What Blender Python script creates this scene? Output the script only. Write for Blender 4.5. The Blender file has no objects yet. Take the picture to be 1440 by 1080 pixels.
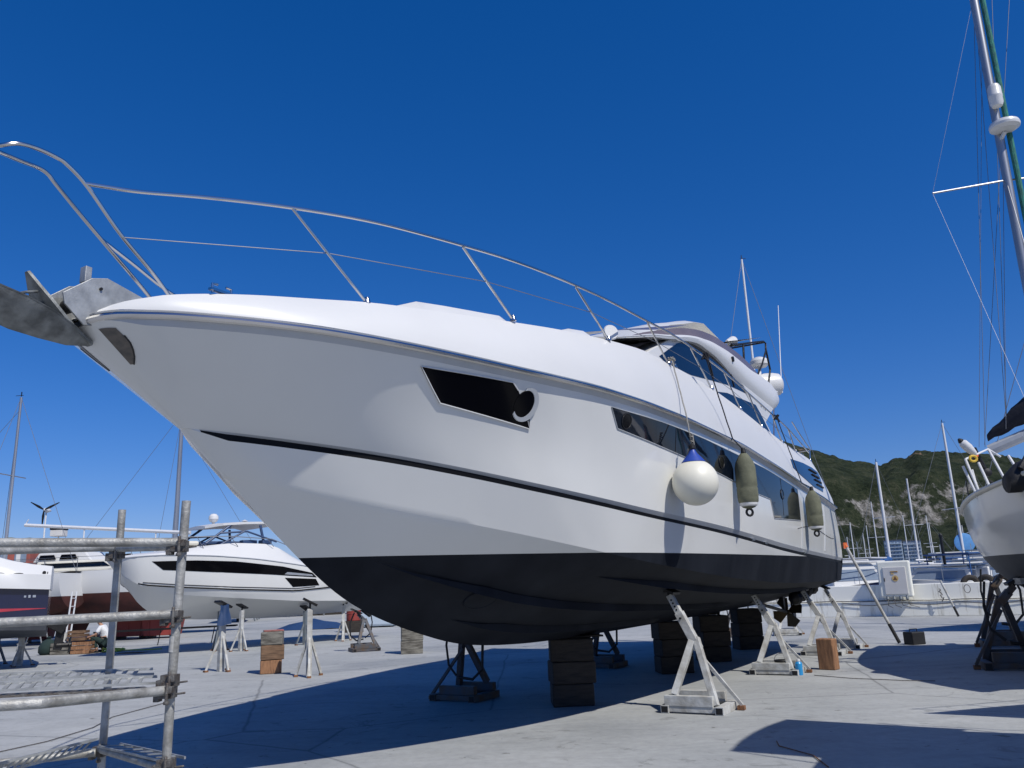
import bpy, bmesh, math, random
from math import sin, cos, pi, radians, sqrt
from mathutils import Vector, Matrix, noise
from mathutils.bvhtree import BVHTree
random.seed(7)
sc = bpy.context.scene
col = sc.collection

# ------------------------------------------------------------------ materials
def nm(name):
    m = bpy.data.materials.new(name); m.use_nodes = True
    nt = m.node_tree; return m, nt, nt.nodes['Principled BSDF']
def mat(name, c, rough=.5, metal=0., var=.12, scale=6., bump=0., coat=0., c2=None, stretch=None, detail=6., spec=None, rvar=.0):
    """base colour varied between c and c2 (or darker c) by object-space noise, optional bump"""
    m, nt, b = nm(name); N = nt.nodes; Lk = nt.links
    tc = N.new('ShaderNodeTexCoord'); mp = N.new('ShaderNodeMapping'); Lk.new(tc.outputs['Object'], mp.inputs[0])
    if stretch: mp.inputs['Scale'].default_value = stretch
    no = N.new('ShaderNodeTexNoise'); no.inputs['Scale'].default_value = scale; no.inputs['Detail'].default_value = detail
    Lk.new(mp.outputs[0], no.inputs['Vector'])
    cr = N.new('ShaderNodeValToRGB'); cr.color_ramp.elements[0].position = .35; cr.color_ramp.elements[1].position = .65
    if c2 is None: c2 = tuple(x*(1-var) for x in c)
    cr.color_ramp.elements[0].color = (*c2, 1); cr.color_ramp.elements[1].color = (*c, 1)
    Lk.new(no.outputs[0], cr.inputs[0]); Lk.new(cr.outputs[0], b.inputs['Base Color'])
    b.inputs['Roughness'].default_value = rough; b.inputs['Metallic'].default_value = metal
    b.inputs['Coat Weight'].default_value = coat; b.inputs['Coat Roughness'].default_value = .06
    if spec is not None: b.inputs['Specular IOR Level'].default_value = spec
    if rvar:
        mr = N.new('ShaderNodeMapRange'); mr.inputs[3].default_value = max(0, rough-rvar); mr.inputs[4].default_value = rough+rvar
        Lk.new(no.outputs[0], mr.inputs[0]); Lk.new(mr.outputs[0], b.inputs['Roughness'])
    if bump:
        bp = N.new('ShaderNodeBump'); bp.inputs['Strength'].default_value = bump; bp.inputs['Distance'].default_value = .02
        n2 = N.new('ShaderNodeTexNoise'); n2.inputs['Scale'].default_value = scale*5; n2.inputs['Detail'].default_value = 5
        Lk.new(mp.outputs[0], n2.inputs['Vector']); Lk.new(n2.outputs[0], bp.inputs['Height']); Lk.new(bp.outputs[0], b.inputs['Normal'])
    return m

M = {}
M['gel'] = mat('white_gelcoat', (.655,.66,.64), .22, var=.035, scale=.9, coat=.35, rvar=.05)
M['gel2'] = mat('white_deck_gelcoat', (.60,.605,.60), .35, var=.03, scale=1.2)
M['cream'] = mat('aged_cream_gelcoat', (.68,.66,.58), .4, var=.1, scale=2.)
M['anti'] = mat('dark_antifouling', (.018,.021,.028), .62, c2=(.009,.011,.016), scale=1.1, bump=.08, detail=12, stretch=(1.6,1.6,.5), rvar=.06, spec=.06)
M['antigrey'] = mat('worn_grey_antifouling', (.055,.06,.068), .6, c2=(.035,.04,.048), scale=2., bump=.05)
M['antired'] = mat('red_antifouling', (.075,.018,.014), .8, c2=(.04,.012,.010), scale=2.5)
M['blackstripe'] = mat('black_rub_strip', (.004,.004,.005), .5, var=.2, spec=.15)
M['greyband'] = mat('grey_trim_and_shade', (.42,.44,.46), .3, var=.06)  # grey trim; also carries the shade of hull step and rail underside
M['steel'] = mat('polished_steel', (.62,.61,.60), .16, 1., var=.1, scale=3)
M['galv'] = mat('galvanised_steel', (.42,.43,.42), .5, .55, c2=(.27,.28,.28), scale=9, bump=.12)
M['scaf'] = mat('weathered_scaffold_tube', (.40,.40,.38), .55, .35, c2=(.22,.215,.195), scale=11, bump=.3, detail=10, rvar=.12)
M['scafdark'] = mat('worn_coupler_steel', (.16,.155,.145), .6, .5, c2=(.075,.06,.05), scale=30, bump=.3)
M['glass'] = mat('black_glass', (.003,.003,.004), .12, var=.0, spec=.12)
M['blueglass'] = mat('tinted_blue_glass', (.003,.006,.013), .04, var=.1, spec=.38)
M['brownglass'] = mat('tinted_acrylic', (.16,.125,.115), .22, var=.15, scale=2)
M['paintgrey'] = mat('pale_stand_paint', (.50,.51,.50), .6, c2=(.31,.30,.27), scale=6, bump=.3, detail=10)
M['standdark'] = mat('dark_stand_paint', (.06,.075,.095), .6, c2=(.09,.06,.04), scale=6, bump=.2)
M['standblue'] = mat('blue_grey_stand_paint', (.10,.13,.16), .55, c2=(.16,.17,.17), scale=6, bump=.15)
M['rust'] = mat('rust', (.22,.10,.045), .85, c2=(.10,.045,.02), scale=12, bump=.4)
M['wood'] = mat('old_timber', (.20,.12,.07), .85, c2=(.085,.05,.03), scale=4, stretch=(1,6,6), bump=.5, detail=10)
M['wood2'] = mat('orange_timber', (.33,.17,.085), .85, c2=(.17,.085,.045), scale=4, stretch=(6,6,1), bump=.5, detail=10)
M['woodgrey'] = mat('grey_timber', (.23,.22,.19), .85, c2=(.07,.065,.055), scale=4, stretch=(1,5,5), bump=.5, detail=10)
M['wooddark'] = mat('very_dark_timber', (.035,.028,.022), .8, c2=(.015,.012,.010), scale=5, stretch=(1,5,5), bump=.5)  # nearly black brown timber tone
M['pink'] = mat('faded_pink_paint', (.36,.13,.12), .8, c2=(.22,.10,.08), scale=8)
M['fendw'] = mat('cream_fender_vinyl', (.70,.68,.58), .42, var=.06, scale=3)
M['fendo'] = mat('olive_fender_cover', (.155,.16,.105), .85, c2=(.10,.105,.07), scale=5, bump=.3)
M['navy'] = mat('navy_canvas', (.008,.010,.020), .85, var=.3, scale=5, bump=.3)
M['navygel'] = mat('navy_gelcoat', (.010,.014,.05), .18, var=.1, coat=.5)
M['redstripe'] = mat('pink_red_stripe', (.45,.045,.07), .3)
M['blue'] = mat('blue_paint', (.03,.10,.28), .5, var=.2)
M['skyblue'] = mat('light_blue_paint', (.12,.32,.62), .4)
M['bluefr'] = mat('blue_cover_frame', (.02,.05,.13), .5)
M['black'] = mat('black_rubber', (.010,.010,.011), .6, var=.3, bump=.2)
M['tyre'] = mat('dusty_tyre_rubber', (.045,.038,.032), .85, c2=(.02,.018,.016), scale=6, bump=.4)
M['ropew'] = mat('grey_rope', (.35,.34,.31), .9, var=.3, scale=60, bump=.5)
M['ropeb'] = mat('black_rope', (.015,.017,.025), .9, var=.3, scale=60)
M['ropeg'] = mat('green_rope_bundle', (.03,.20,.15), .85, c2=(.02,.10,.09), scale=20, stretch=(1,1,.3), bump=.6)
M['recess'] = mat('dull_steel_recess', (.16,.14,.12), .45, .3, c2=(.09,.085,.08), scale=14)
M['anchor'] = mat('shaded_galvanised_anchor', (.25,.26,.25), .55, .3, c2=(.11,.115,.11), scale=10, bump=.2)  # steel darkened: the shade under the fluke is put into the colour
M['wscreen'] = mat('tinted_windscreen', (.13,.125,.155), .35, var=.2, scale=1.5)
M['wire'] = mat('steel_wire', (.20,.21,.23), .5, .6)
M['bwin'] = mat('pale_window_strip', (.20,.25,.32), .4)
M['alu'] = mat('aluminium_mast', (.42,.43,.45), .38, .7, c2=(.30,.31,.33), scale=2, stretch=(1,1,.1))
M['aluw'] = mat('white_painted_mast', (.66,.67,.68), .4, var=.08)
M['orange'] = mat('orange_plastic', (.75,.16,.04), .5)
M['yellow'] = mat('yellow_plastic', (.62,.42,.04), .5)
M['stick'] = mat('yellow_warning_sticker', (.62,.36,.06), .6, c2=(.5,.42,.25), scale=30)
M['red'] = mat('red_painted_steel', (.24,.035,.028), .6, c2=(.25,.04,.03), scale=3)
M['redhose'] = mat('red_cord', (.5,.04,.03), .6)
M['skin'] = mat('skin', (.42,.24,.16), .6)
M['shirt'] = mat('white_shirt', (.75,.77,.80), .9, bump=.3)
M['trouser'] = mat('dark_green_trousers', (.012,.03,.028), .9, bump=.3)
M['hair'] = mat('brown_hair', (.05,.03,.02), .8)
M['canblue'] = mat('bright_blue_can', (.02,.28,.62), .35)
M['cabgrey'] = mat('grey_cabinet_door', (.60,.59,.57), .55, var=.08, scale=3)
M['cabwhite'] = mat('cream_cabinet_housing', (.78,.78,.70), .6, var=.08, scale=3)
M['brickred'] = mat('red_brick_facade', (.34,.09,.065), .9, c2=(.24,.07,.055), scale=.8)
M['bwhite'] = mat('white_render', (.62,.62,.60), .9, var=.08, scale=.1)
M['bblue'] = mat('pale_blue_render', (.42,.50,.58), .9, var=.1, scale=.1)
M['bcream'] = mat('sand_render', (.50,.42,.30), .9, var=.1, scale=.1)
M['roofgrey'] = mat('dark_roof', (.06,.07,.09), .8)
M['silver'] = mat('silver_lettering', (.5,.52,.55), .3, .6)
M['dirty'] = mat('dark_oily_metal', (.012,.012,.013), .5, .3, bump=.4)
M['bronze'] = mat('bronze_propeller', (.09,.065,.035), .45, .8)

# white painted quay wall with stains
def wall_mat():
    m, nt, b = nm('stained_white_wall_paint'); N = nt.nodes; Lk = nt.links
    tc = N.new('ShaderNodeTexCoord')
    n1 = N.new('ShaderNodeTexNoise'); n1.inputs['Scale'].default_value = 1.3; n1.inputs['Detail'].default_value = 10; n1.inputs['Roughness'].default_value = .7
    mp = N.new('ShaderNodeMapping'); mp.inputs['Scale'].default_value = (3,3,.5); Lk.new(tc.outputs['Object'], mp.inputs[0]); Lk.new(mp.outputs[0], n1.inputs['Vector'])
    cr = N.new('ShaderNodeValToRGB'); e = cr.color_ramp.elements
    e[0].position = .33; e[0].color = (.44,.42,.35,1); e[1].position = .48; e[1].color = (.82,.82,.76,1)
    Lk.new(n1.outputs[0], cr.inputs[0]); Lk.new(cr.outputs[0], b.inputs['Base Color']); b.inputs['Roughness'].default_value = .8
    bp = N.new('ShaderNodeBump'); bp.inputs['Strength'].default_value = .3; bp.inputs['Distance'].default_value = .01
    Lk.new(n1.outputs[0], bp.inputs['Height']); Lk.new(bp.outputs[0], b.inputs['Normal'])
    return m
M['wall'] = wall_mat()

# worn concrete hardstanding: blotches, directional sweeps, cracks, specks
def ground_mat():
    m, nt, b = nm('worn_concrete'); N = nt.nodes; Lk = nt.links
    tc = N.new('ShaderNodeTexCoord')
    def noi(scale, detail, rough=.55, st=None, rot=0, dist=0.):
        mp = N.new('ShaderNodeMapping'); Lk.new(tc.outputs['Object'], mp.inputs[0])
        if st: mp.inputs['Scale'].default_value = st
        mp.inputs['Rotation'].default_value = (0,0,rot)
        n = N.new('ShaderNodeTexNoise'); n.inputs['Scale'].default_value = scale; n.inputs['Detail'].default_value = detail; n.inputs['Roughness'].default_value = rough
        n.inputs['Distortion'].default_value = dist
        Lk.new(mp.outputs[0], n.inputs['Vector']); return n.outputs[0]
    def ramp(src, p0, p1, c0, c1):
        r = N.new('ShaderNodeValToRGB'); r.color_ramp.elements[0].position = p0; r.color_ramp.elements[1].position = p1
        r.color_ramp.elements[0].color = (*c0,1); r.color_ramp.elements[1].color = (*c1,1); Lk.new(src, r.inputs[0]); return r.outputs[0]
    def mul(a, bb, f=1.):
        x = N.new('ShaderNodeMix'); x.data_type = 'RGBA'; x.blend_type = 'MULTIPLY'; x.inputs[0].default_value = f
        Lk.new(a, x.inputs[6]); Lk.new(bb, x.inputs[7]); return x.outputs[2]
    base = ramp(noi(.22, 8, .6), .35, .68, (.330,.345,.345), (.425,.434,.428))
    sweep = ramp(noi(.6, 9, .65, (1,3.2,1), radians(-8), 1.2), .3, .62, (.82,.82,.82), (1,1,1))
    fine = ramp(noi(9, 8, .7), .3, .6, (.84,.84,.84), (1,1,1))
    patch = ramp(noi(.09, 3, .5, None, .5, 1.5), .40, .44, (.84,.85,.87), (1,1,1))
    spots = ramp(noi(2.6, 5, .65), .29, .34, (.42,.40,.37), (1,1,1))
    c = mul(mul(mul(mul(base, sweep), fine), patch), spots)
    drip = ramp(noi(.9, 6, .75, None, .3, 2.5), .34, .42, (.72,.72,.71), (1,1,1)); c = mul(c, drip)
    sp = N.new('ShaderNodeTexVoronoi'); sp.inputs['Scale'].default_value = 3.5; m3 = N.new('ShaderNodeMapping'); Lk.new(tc.outputs['Object'], m3.inputs[0]); Lk.new(m3.outputs[0], sp.inputs['Vector']); c = mul(c, ramp(sp.outputs['Distance'], .035, .06, (.35,.34,.32), (1,1,1)))
    # expansion joints / cracks
    vo = N.new('ShaderNodeTexVoronoi'); vo.feature = 'DISTANCE_TO_EDGE'; vo.inputs['Scale'].default_value = .16
    mp = N.new('ShaderNodeMapping'); Lk.new(tc.outputs['Object'], mp.inputs[0])
    wn = N.new('ShaderNodeTexNoise'); wn.inputs['Scale'].default_value = .8; wn.inputs['Detail'].default_value = 6
    mx = N.new('ShaderNodeMix'); mx.data_type = 'VECTOR'; mx.inputs[0].default_value = .12
    Lk.new(mp.outputs[0], wn.inputs['Vector']); Lk.new(mp.outputs[0], mx.inputs[4]); Lk.new(wn.outputs['Color'], mx.inputs[5]); Lk.new(mx.outputs[1], vo.inputs['Vector'])
    crack = ramp(vo.outputs['Distance'], .0015, .004, (.55,.55,.55), (1,1,1))
    c = mul(c, crack)
    Lk.new(c, b.inputs['Base Color']); b.inputs['Roughness'].default_value = .75; b.inputs['Specular IOR Level'].default_value = .35
    bp = N.new('ShaderNodeBump'); bp.inputs['Strength'].default_value = .22; bp.inputs['Distance'].default_value = .015
    Lk.new(noi(14, 9, .7), bp.inputs['Height']); Lk.new(bp.outputs[0], b.inputs['Normal'])
    return m
M['ground'] = ground_mat()

def hill_mat():
    m, nt, b = nm('scrub_and_limestone'); N = nt.nodes; Lk = nt.links
    tc = N.new('ShaderNodeTexCoord'); ge = N.new('ShaderNodeNewGeometry')
    def noi(scale, detail, rough=.6, st=None):
        mp = N.new('ShaderNodeMapping'); Lk.new(tc.outputs['Object'], mp.inputs[0])
        if st: mp.inputs['Scale'].default_value = st
        n = N.new('ShaderNodeTexNoise'); n.inputs['Scale'].default_value = scale; n.inputs['Detail'].default_value = detail; n.inputs['Roughness'].default_value = rough
        Lk.new(mp.outputs[0], n.inputs['Vector']); return n.outputs[0]
    def ramp(src, pts):
        r = N.new('ShaderNodeValToRGB'); e = r.color_ramp.elements
        e[0].position, e[0].color = pts[0][0], (*pts[0][1],1); e[1].position, e[1].color = pts[-1][0], (*pts[-1][1],1)
        for p, c in pts[1:-1]: x = e.new(p); x.color = (*c,1)
        Lk.new(src, r.inputs[0]); return r.outputs[0]
    def mix(f, a, bb):
        x = N.new('ShaderNodeMix'); x.data_type = 'RGBA'; Lk.new(f, x.inputs[0]); Lk.new(a, x.inputs[6]); Lk.new(bb, x.inputs[7]); return x.outputs[2]
    green = ramp(noi(.05, 14, .85), [(.38,(.010,.017,.010)), (.48,(.030,.042,.022)), (.56,(.055,.066,.037)), (.68,(.13,.12,.085))])
    rock = ramp(noi(.11, 12, .85, (1,1,.22)), [(.40,(.04,.045,.035)), (.48,(.26,.25,.23)), (.62,(.55,.53,.50))])
    soil = ramp(noi(.05, 8, .7), [(.35,(.16,.10,.065)), (.65,(.28,.20,.14))])
    sx = N.new('ShaderNodeSeparateXYZ'); Lk.new(ge.outputs['Normal'], sx.inputs[0])
    va = N.new('ShaderNodeAttribute'); va.attribute_name = 'rock'
    vs = N.new('ShaderNodeAttribute'); vs.attribute_name = 'soil'
    ad = N.new('ShaderNodeMath'); ad.operation = 'MULTIPLY_ADD'; Lk.new(noi(.045, 9, .75), ad.inputs[0]); ad.inputs[1].default_value = 1.6; Lk.new(va.outputs['Fac'], ad.inputs[2])
    f = N.new('ShaderNodeMapRange'); f.inputs[1].default_value = 1.28; f.inputs[2].default_value = 1.42; Lk.new(ad.outputs[0], f.inputs[0])
    ad2 = N.new('ShaderNodeMath'); ad2.operation = 'MULTIPLY_ADD'; Lk.new(noi(.03, 7, .7), ad2.inputs[0]); ad2.inputs[1].default_value = 1.4; Lk.new(vs.outputs['Fac'], ad2.inputs[2])
    f2 = N.new('ShaderNodeMapRange'); f2.inputs[1].default_value = 1.14; f2.inputs[2].default_value = 1.22; Lk.new(ad2.outputs[0], f2.inputs[0])
    Lk.new(mix(f2.outputs[0], mix(f.outputs[0], green, rock), soil), b.inputs['Base Color']); b.inputs['Roughness'].default_value = .95
    b.inputs['Specular IOR Level'].default_value = .1
    bp = N.new('ShaderNodeBump'); bp.inputs['Strength'].default_value = 1.; bp.inputs['Distance'].default_value = 9.
    Lk.new(noi(.12, 10, .75), bp.inputs['Height']); Lk.new(bp.outputs[0], b.inputs['Normal'])
    return m
M['hill'] = hill_mat()
def sea_mat():
    m, nt, b = nm('harbour_water'); N = nt.nodes; Lk = nt.links
    b.inputs['Base Color'].default_value = (.01,.03,.045,1); b.inputs['Roughness'].default_value = .12
    n = N.new('ShaderNodeTexNoise'); n.inputs['Scale'].default_value = 1.2; n.inputs['Detail'].default_value = 5
    tc = N.new('ShaderNodeTexCoord'); Lk.new(tc.outputs['Object'], n.inputs['Vector'])
    bp = N.new('ShaderNodeBump'); bp.inputs['Strength'].default_value = .4; bp.inputs['Distance'].default_value = .2
    Lk.new(n.outputs[0], bp.inputs['Height']); Lk.new(bp.outputs[0], b.inputs['Normal']); return m
M['sea'] = sea_mat()

# ------------------------------------------------------------------ mesh helpers
class MB:
    def __init__(s, f=None): s.v = []; s.f = []; s.T = f
    def add(s, vs, fs):
        k = len(s.v); s.v += [tuple(s.T(p)) if s.T else tuple(p) for p in vs]; s.f += [tuple(i+k for i in q) for q in fs]
    def box(s, c, d, R=None):
        R = R or Matrix.Identity(3); c = Vector(c); h = [x/2 for x in d]
        vs = [c + R @ Vector((sx*h[0], sy*h[1], sz*h[2])) for sx in (-1,1) for sy in (-1,1) for sz in (-1,1)]
        s.add(vs, [(0,1,3,2),(4,6,7,5),(0,4,5,1),(2,3,7,6),(0,2,6,4),(1,5,7,3)]); return s
    def bar(s, p, q, w, h, up=(0,0,1)):
        p = Vector(p); q = Vector(q); d = q-p; L = d.length; x = d/L; u = Vector(up)
        if abs(x.dot(u)) > .98: u = Vector((1,0,0)) if abs(x.x) < .9 else Vector((0,1,0))
        y = u.cross(x).normalized(); z = x.cross(y)
        R = Matrix((x,y,z)).transposed(); return s.box((p+q)/2, (L,w,h), R)
    def ring(s, c, ax, r, n, r2=None):
        ax = Vector(ax).normalized(); u = ax.orthogonal().normalized(); w = ax.cross(u)
        return [Vector(c) + u*r*cos(2*pi*i/n) + w*(r2 or r)*sin(2*pi*i/n) for i in range(n)]
    def tube(s, p, q, r, n=10, r1=None):
        return s.path([p,q], r, n, r1=r1)
    def path(s, pts, r, n=8, r1=None, closed=False):
        P = [Vector(p) for p in pts]; m = len(P); vs = []; fs = []
        up = None
        for i, p in enumerate(P):
            if closed: t = P[(i+1)%m]-P[i-1]
            else: t = P[min(i+1,m-1)]-P[max(i-1,0)]
            t.normalize()
            if up is None: up = t.orthogonal().normalized()
            else: up = (up - t*up.dot(t)).normalized()
            w = t.cross(up); rr = r if r1 is None else r+(r1-r)*i/(m-1)
            vs += [p+up*rr*cos(2*pi*k/n)+w*rr*sin(2*pi*k/n) for k in range(n)]
        for i in range(m if closed else m-1):
            a = i*n; b = ((i+1)%m)*n
            fs += [(a+k, a+(k+1)%n, b+(k+1)%n, b+k) for k in range(n)]
        if not closed: fs += [tuple(range(n))[::-1], tuple((m-1)*n+k for k in range(n))]
        s.add(vs, fs); return s
    def lathe(s, prof, c, ax=(0,0,1), n=24):
        """prof: list of (r, h) along axis ax from c"""
        ax = Vector(ax).normalized(); u = ax.orthogonal().normalized(); w = ax.cross(u); vs = []; fs = []
        for r, h in prof:
            vs += [Vector(c)+ax*h+(u*cos(2*pi*k/n)+w*sin(2*pi*k/n))*max(r,1e-4) for k in range(n)]
        for i in range(len(prof)-1):
            fs += [(i*n+k, i*n+(k+1)%n, (i+1)*n+(k+1)%n, (i+1)*n+k) for k in range(n)]
        fs += [tuple(range(n))[::-1], tuple((len(prof)-1)*n+k for k in range(n))]
        s.add(vs, fs); return s
    def prism(s, poly, d, off=0., cap=True):
        """poly: 3D points; extruded by vector d"""
        P = [Vector(p) for p in poly]; d = Vector(d); n = len(P)
        s.add([p+d*off for p in P]+[p+d*(1+off) for p in P], [tuple(range(n))[::-1], tuple(range(n,2*n))]+[(i,(i+1)%n,(i+1)%n+n,i+n) for i in range(n)]); return s
    def grid(s, rows, closed_u=False):
        m = len(rows); n = len(rows[0])
        s.add([p for r in rows for p in r], [(i*n+j, i*n+(j+1)%n, (i+1)*n+(j+1)%n, (i+1)*n+j) for i in range(m-1) for j in range(n if closed_u else n-1)]); return s

def cat(P, n=6):
    P = [Vector(p) for p in P]; out = []
    for i in range(len(P)-1):
        a = P[max(0,i-1)]; b = P[i]; c = P[i+1]; d = P[min(len(P)-1,i+2)]
        for k in range(n):
            t = k/n; out.append(.5*((2*b)+(c-a)*t+(2*a-5*b+4*c-d)*t*t+(3*b-a-3*c+d)*t**3))
    return out+[P[-1]]
RM = {}
def link_mesh(name, vs, fs, m, smooth=28, merge=True, bevel=0.):
    me = bpy.data.meshes.new(name); bm = bmesh.new()
    bv = [bm.verts.new(v) for v in vs]
    for f in fs:
        f2 = []
        for i in f:
            if bv[i] not in f2: f2.append(bv[i])
        if len(f2) > 2:
            try: bm.faces.new(f2)
            except ValueError: pass
    if merge: bmesh.ops.remove_doubles(bm, verts=bm.verts, dist=1e-5)
    bmesh.ops.recalc_face_normals(bm, faces=bm.faces)
    bm.to_mesh(me); bm.free(); me.materials.append(M[m] if isinstance(m, str) else m)
    if smooth:
        me.polygons.foreach_set('use_smooth', [True]*len(me.polygons))
        me.set_sharp_from_angle(angle=radians(smooth))
    o = bpy.data.objects.new(name, me); col.objects.link(o)
    if bevel:
        b = o.modifiers.new('bevel','BEVEL'); b.width = bevel; b.segments = 2; b.limit_method = 'ANGLE'; b.angle_limit = radians(40)
    return o
def build(mb, name, m, parent=None, world=False, label=None, **k):
    vs = mb.v
    if world and parent is not None:
        inv = RM[root_of(parent).name].inverted(); vs = [tuple(inv @ Vector(v)) for v in vs]
    o = link_mesh(name, vs, mb.f, m, **k)
    if parent is not None: o.parent = parent
    if label: o['label'] = label
    return o
def root_of(o):
    while o.parent: o = o.parent
    return o
def thing(name, label, cat, loc=(0,0,0), rz=0., group=None):
    o = bpy.data.objects.new(name, None); col.objects.link(o); o.empty_display_size = .2
    o.location = loc; o.rotation_euler = (0,0,rz); o['label'] = label; o['category'] = cat
    if group: o['group'] = group
    RM[o.name] = Matrix.Translation(loc) @ Matrix.Rotation(rz,4,'Z'); return o
def tag(o, label, cat, group=None):
    o['label'] = label; o['category'] = cat
    if group: o['group'] = group
    return o
def dup(r0, loc, rz, label, group=None, scale=None):
    def cp(o, par):
        c = o.copy(); col.objects.link(c)
        if par: c.parent = par
        for ch in kids.get(o.name, []): cp(ch, c)
        return c
    kids = {}
    for o in col.objects:
        if o.parent: kids.setdefault(o.parent.name, []).append(o)
    r = cp(r0, None); r.location = loc; r.rotation_euler = (0,0,rz); r['label'] = label
    if group: r['group'] = group
    if scale: r.scale = scale
    RM[r.name] = Matrix.Translation(loc) @ Matrix.Rotation(rz,4,'Z'); return r
def interp(tab, x):
    if x <= tab[0][0]: return tab[0][1]
    for (a, p), (b, q) in zip(tab, tab[1:]):
        if x <= b: return p+(q-p)*(x-a)/(b-a)
    return tab[-1][1]
def smoothed(tab, x, w=.25):
    return sum(interp(tab, x+w*k/3) for k in (-3,-2,-1,0,1,2,3))/7 if x-w > tab[0][0] and x+w < tab[-1][0] else interp(tab, x)

# ------------------------------------------------------------------ camera
F = 1150.; H0 = 1.7
roll = math.atan(.039); pitch = math.atan(281*cos(roll)/F)
fw = Vector((0,cos(pitch),sin(pitch))); up0 = Vector((0,-sin(pitch),cos(pitch))); rt0 = Vector((1,0,0))
Rr = rt0*cos(roll)-up0*sin(roll); Uu = rt0*sin(roll)+up0*cos(roll)
cam = bpy.data.cameras.new('camera'); co = bpy.data.objects.new('camera', cam); col.objects.link(co)
cam.sensor_width = 36; cam.lens = F/1440*36; cam.clip_end = 6000; cam.clip_start = .05
R3 = Matrix((Rr, Uu, -fw)).transposed()
co.matrix_world = Matrix.Translation((0,0,H0)) @ R3.to_4x4()
sc.camera = co

# ------------------------------------------------------------------ light
SUN = Vector((.55,-.66,1)).normalized()
sd = bpy.data.lights.new('sun','SUN'); so = bpy.data.objects.new('sun', sd); col.objects.link(so)
sd.energy = 4.4; sd.angle = radians(.5); sd.color = (1,.955,.88)
so.rotation_euler = SUN.to_track_quat('Z','Y').to_euler()
w = bpy.data.worlds.new('World'); sc.world = w; w.use_nodes = True; nt = w.node_tree; bg = nt.nodes['Background']
sky = nt.nodes.new('ShaderNodeTexSky'); sky.sky_type = 'NISHITA'; sky.sun_disc = False
sky.sun_elevation = math.asin(SUN.z); sky.sun_rotation = math.atan2(SUN.x, SUN.y)
sky.air_density = 1.0; sky.dust_density = .25; sky.ozone_density = 6.; sky.altitude = 300
gm = nt.nodes.new('ShaderNodeGamma'); gm.inputs[1].default_value = .8
hs = nt.nodes.new('ShaderNodeHueSaturation'); hs.inputs['Saturation'].default_value = 1.45; hs.inputs['Value'].default_value = 1.
nt.links.new(sky.outputs[0], gm.inputs[0]); nt.links.new(gm.outputs[0], hs.inputs['Color']); tn = nt.nodes.new('ShaderNodeMix'); tn.data_type = 'RGBA'; tn.blend_type = 'MULTIPLY'; tn.inputs[0].default_value = 1; tn.inputs[7].default_value = (.66,.67,.96,1); nt.links.new(hs.outputs[0], tn.inputs[6]); nt.links.new(tn.outputs[2], bg.inputs[0])
bg.inputs[1].default_value = .148
sc.view_settings.view_transform = 'Standard'; sc.view_settings.look = 'None'; sc.view_settings.exposure = 0; sc.view_settings.gamma = 1

# ------------------------------------------------------------------ setting
def struct(mb, name, m, **k):
    o = build(mb, name, m, **k); o['kind'] = 'structure'; return o
# quay line runs from far left to right; yard is on the near side
WA = Vector((11.45,32.92,0)); WD = Vector((.854,-.52,0)).normalized()
q1 = WA - WD*16; q2 = WA + WD*60
g = MB(); g.add([(-900,-200,0),(q2.x+60,-200,0),(q2.x+60,q2.y,0),(q2.x,q2.y,0),(q1.x,q1.y,0),(q1.x-4,2500,0),(-900,2500,0)], [(0,1,2,3,4,5,6)])
struct(g, 'ground', 'ground', smooth=0)
g = MB(); g.add([(-3000,-500,-.35),(3000,-500,-.35),(3000,5500,-.35),(-3000,5500,-.35)], [(0,1,2,3)])
struct(g, 'sea', 'sea', smooth=0)

# the rock behind the harbour
ridge = [(.18,10),(.24,85),(.29,150),(.325,188),(.37,170),(.41,154),(.447,145),(.46,152),(.478,153),(.492,164),(.53,159),(.57,154),(.62,146),(.72,128),(.85,90),(1.0,40),(1.15,8)]
def fbm(p, o=6): return noise.fractal(Vector(p), 1., 2.1, o)
NX, NY = 330, 130
vs = []; rk = []; sl = []
for j in range(NY):
    s = j/(NY-1)
    for i in range(NX):
        tx = .17+.99*i/(NX-1); Y = 560+640*s; X = tx*Y
        H = interp(ridge, tx)
        big = fbm((X*.004, Y*.004, 1.3))*.5
        sw = min(1, max(0, s+(.07*big+.025*fbm((X*.02,3.1,0)))*min(1,s*8)))
        c0 = .34
        if sw < c0: h = .30*(sw/c0)**1.2
        elif sw < c0+.055: h = .30+.27*(sw-c0)/.055
        else: h = .57+.43*(1-max(0,1-(sw-c0-.055)/(.945-c0))**1.35)
        e = min(1, s*6)*(1 if s < .97 else .45)
        z = H*h + e*(7*fbm((X*.012,Y*.012,0))+3.0*fbm((X*.05,Y*.05,5),5)+1.3*fbm((X*.15,Y*.15,2),3))*min(1,H/60)
        vs.append((X,Y,max(z,-.6) if s > .02 else -.6))
        cl = min(1,1.5*max(0,1-abs(sw-c0-.012)/.06)); top = max(0, 1-abs(sw-.93)/.06)*(1 if .485 < tx < .53 else .0)
        rk.append(cl*.53+top*.62); sl.append(.52*max(0,1-abs(sw-.72)/.05)*(1 if fbm((X*.01,0,9)) > .1 else 0)+(.45 if .445<tx<.472 and sw>.9 else 0)+(.3*max(0,1-abs(sw-.30)/.04)))
g = MB(); g.add(vs, [(j*NX+i, j*NX+i+1, (j+1)*NX+i+1, (j+1)*NX+i) for j in range(NY-1) for i in range(NX-1)])
hill = struct(g, 'hill', 'hill', merge=False, smooth=50)
for nme, dat in (('rock', rk), ('soil', sl)):
    a = hill.data.attributes.new(nme, 'FLOAT', 'POINT'); a.data.foreach_set('value', dat)

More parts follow.
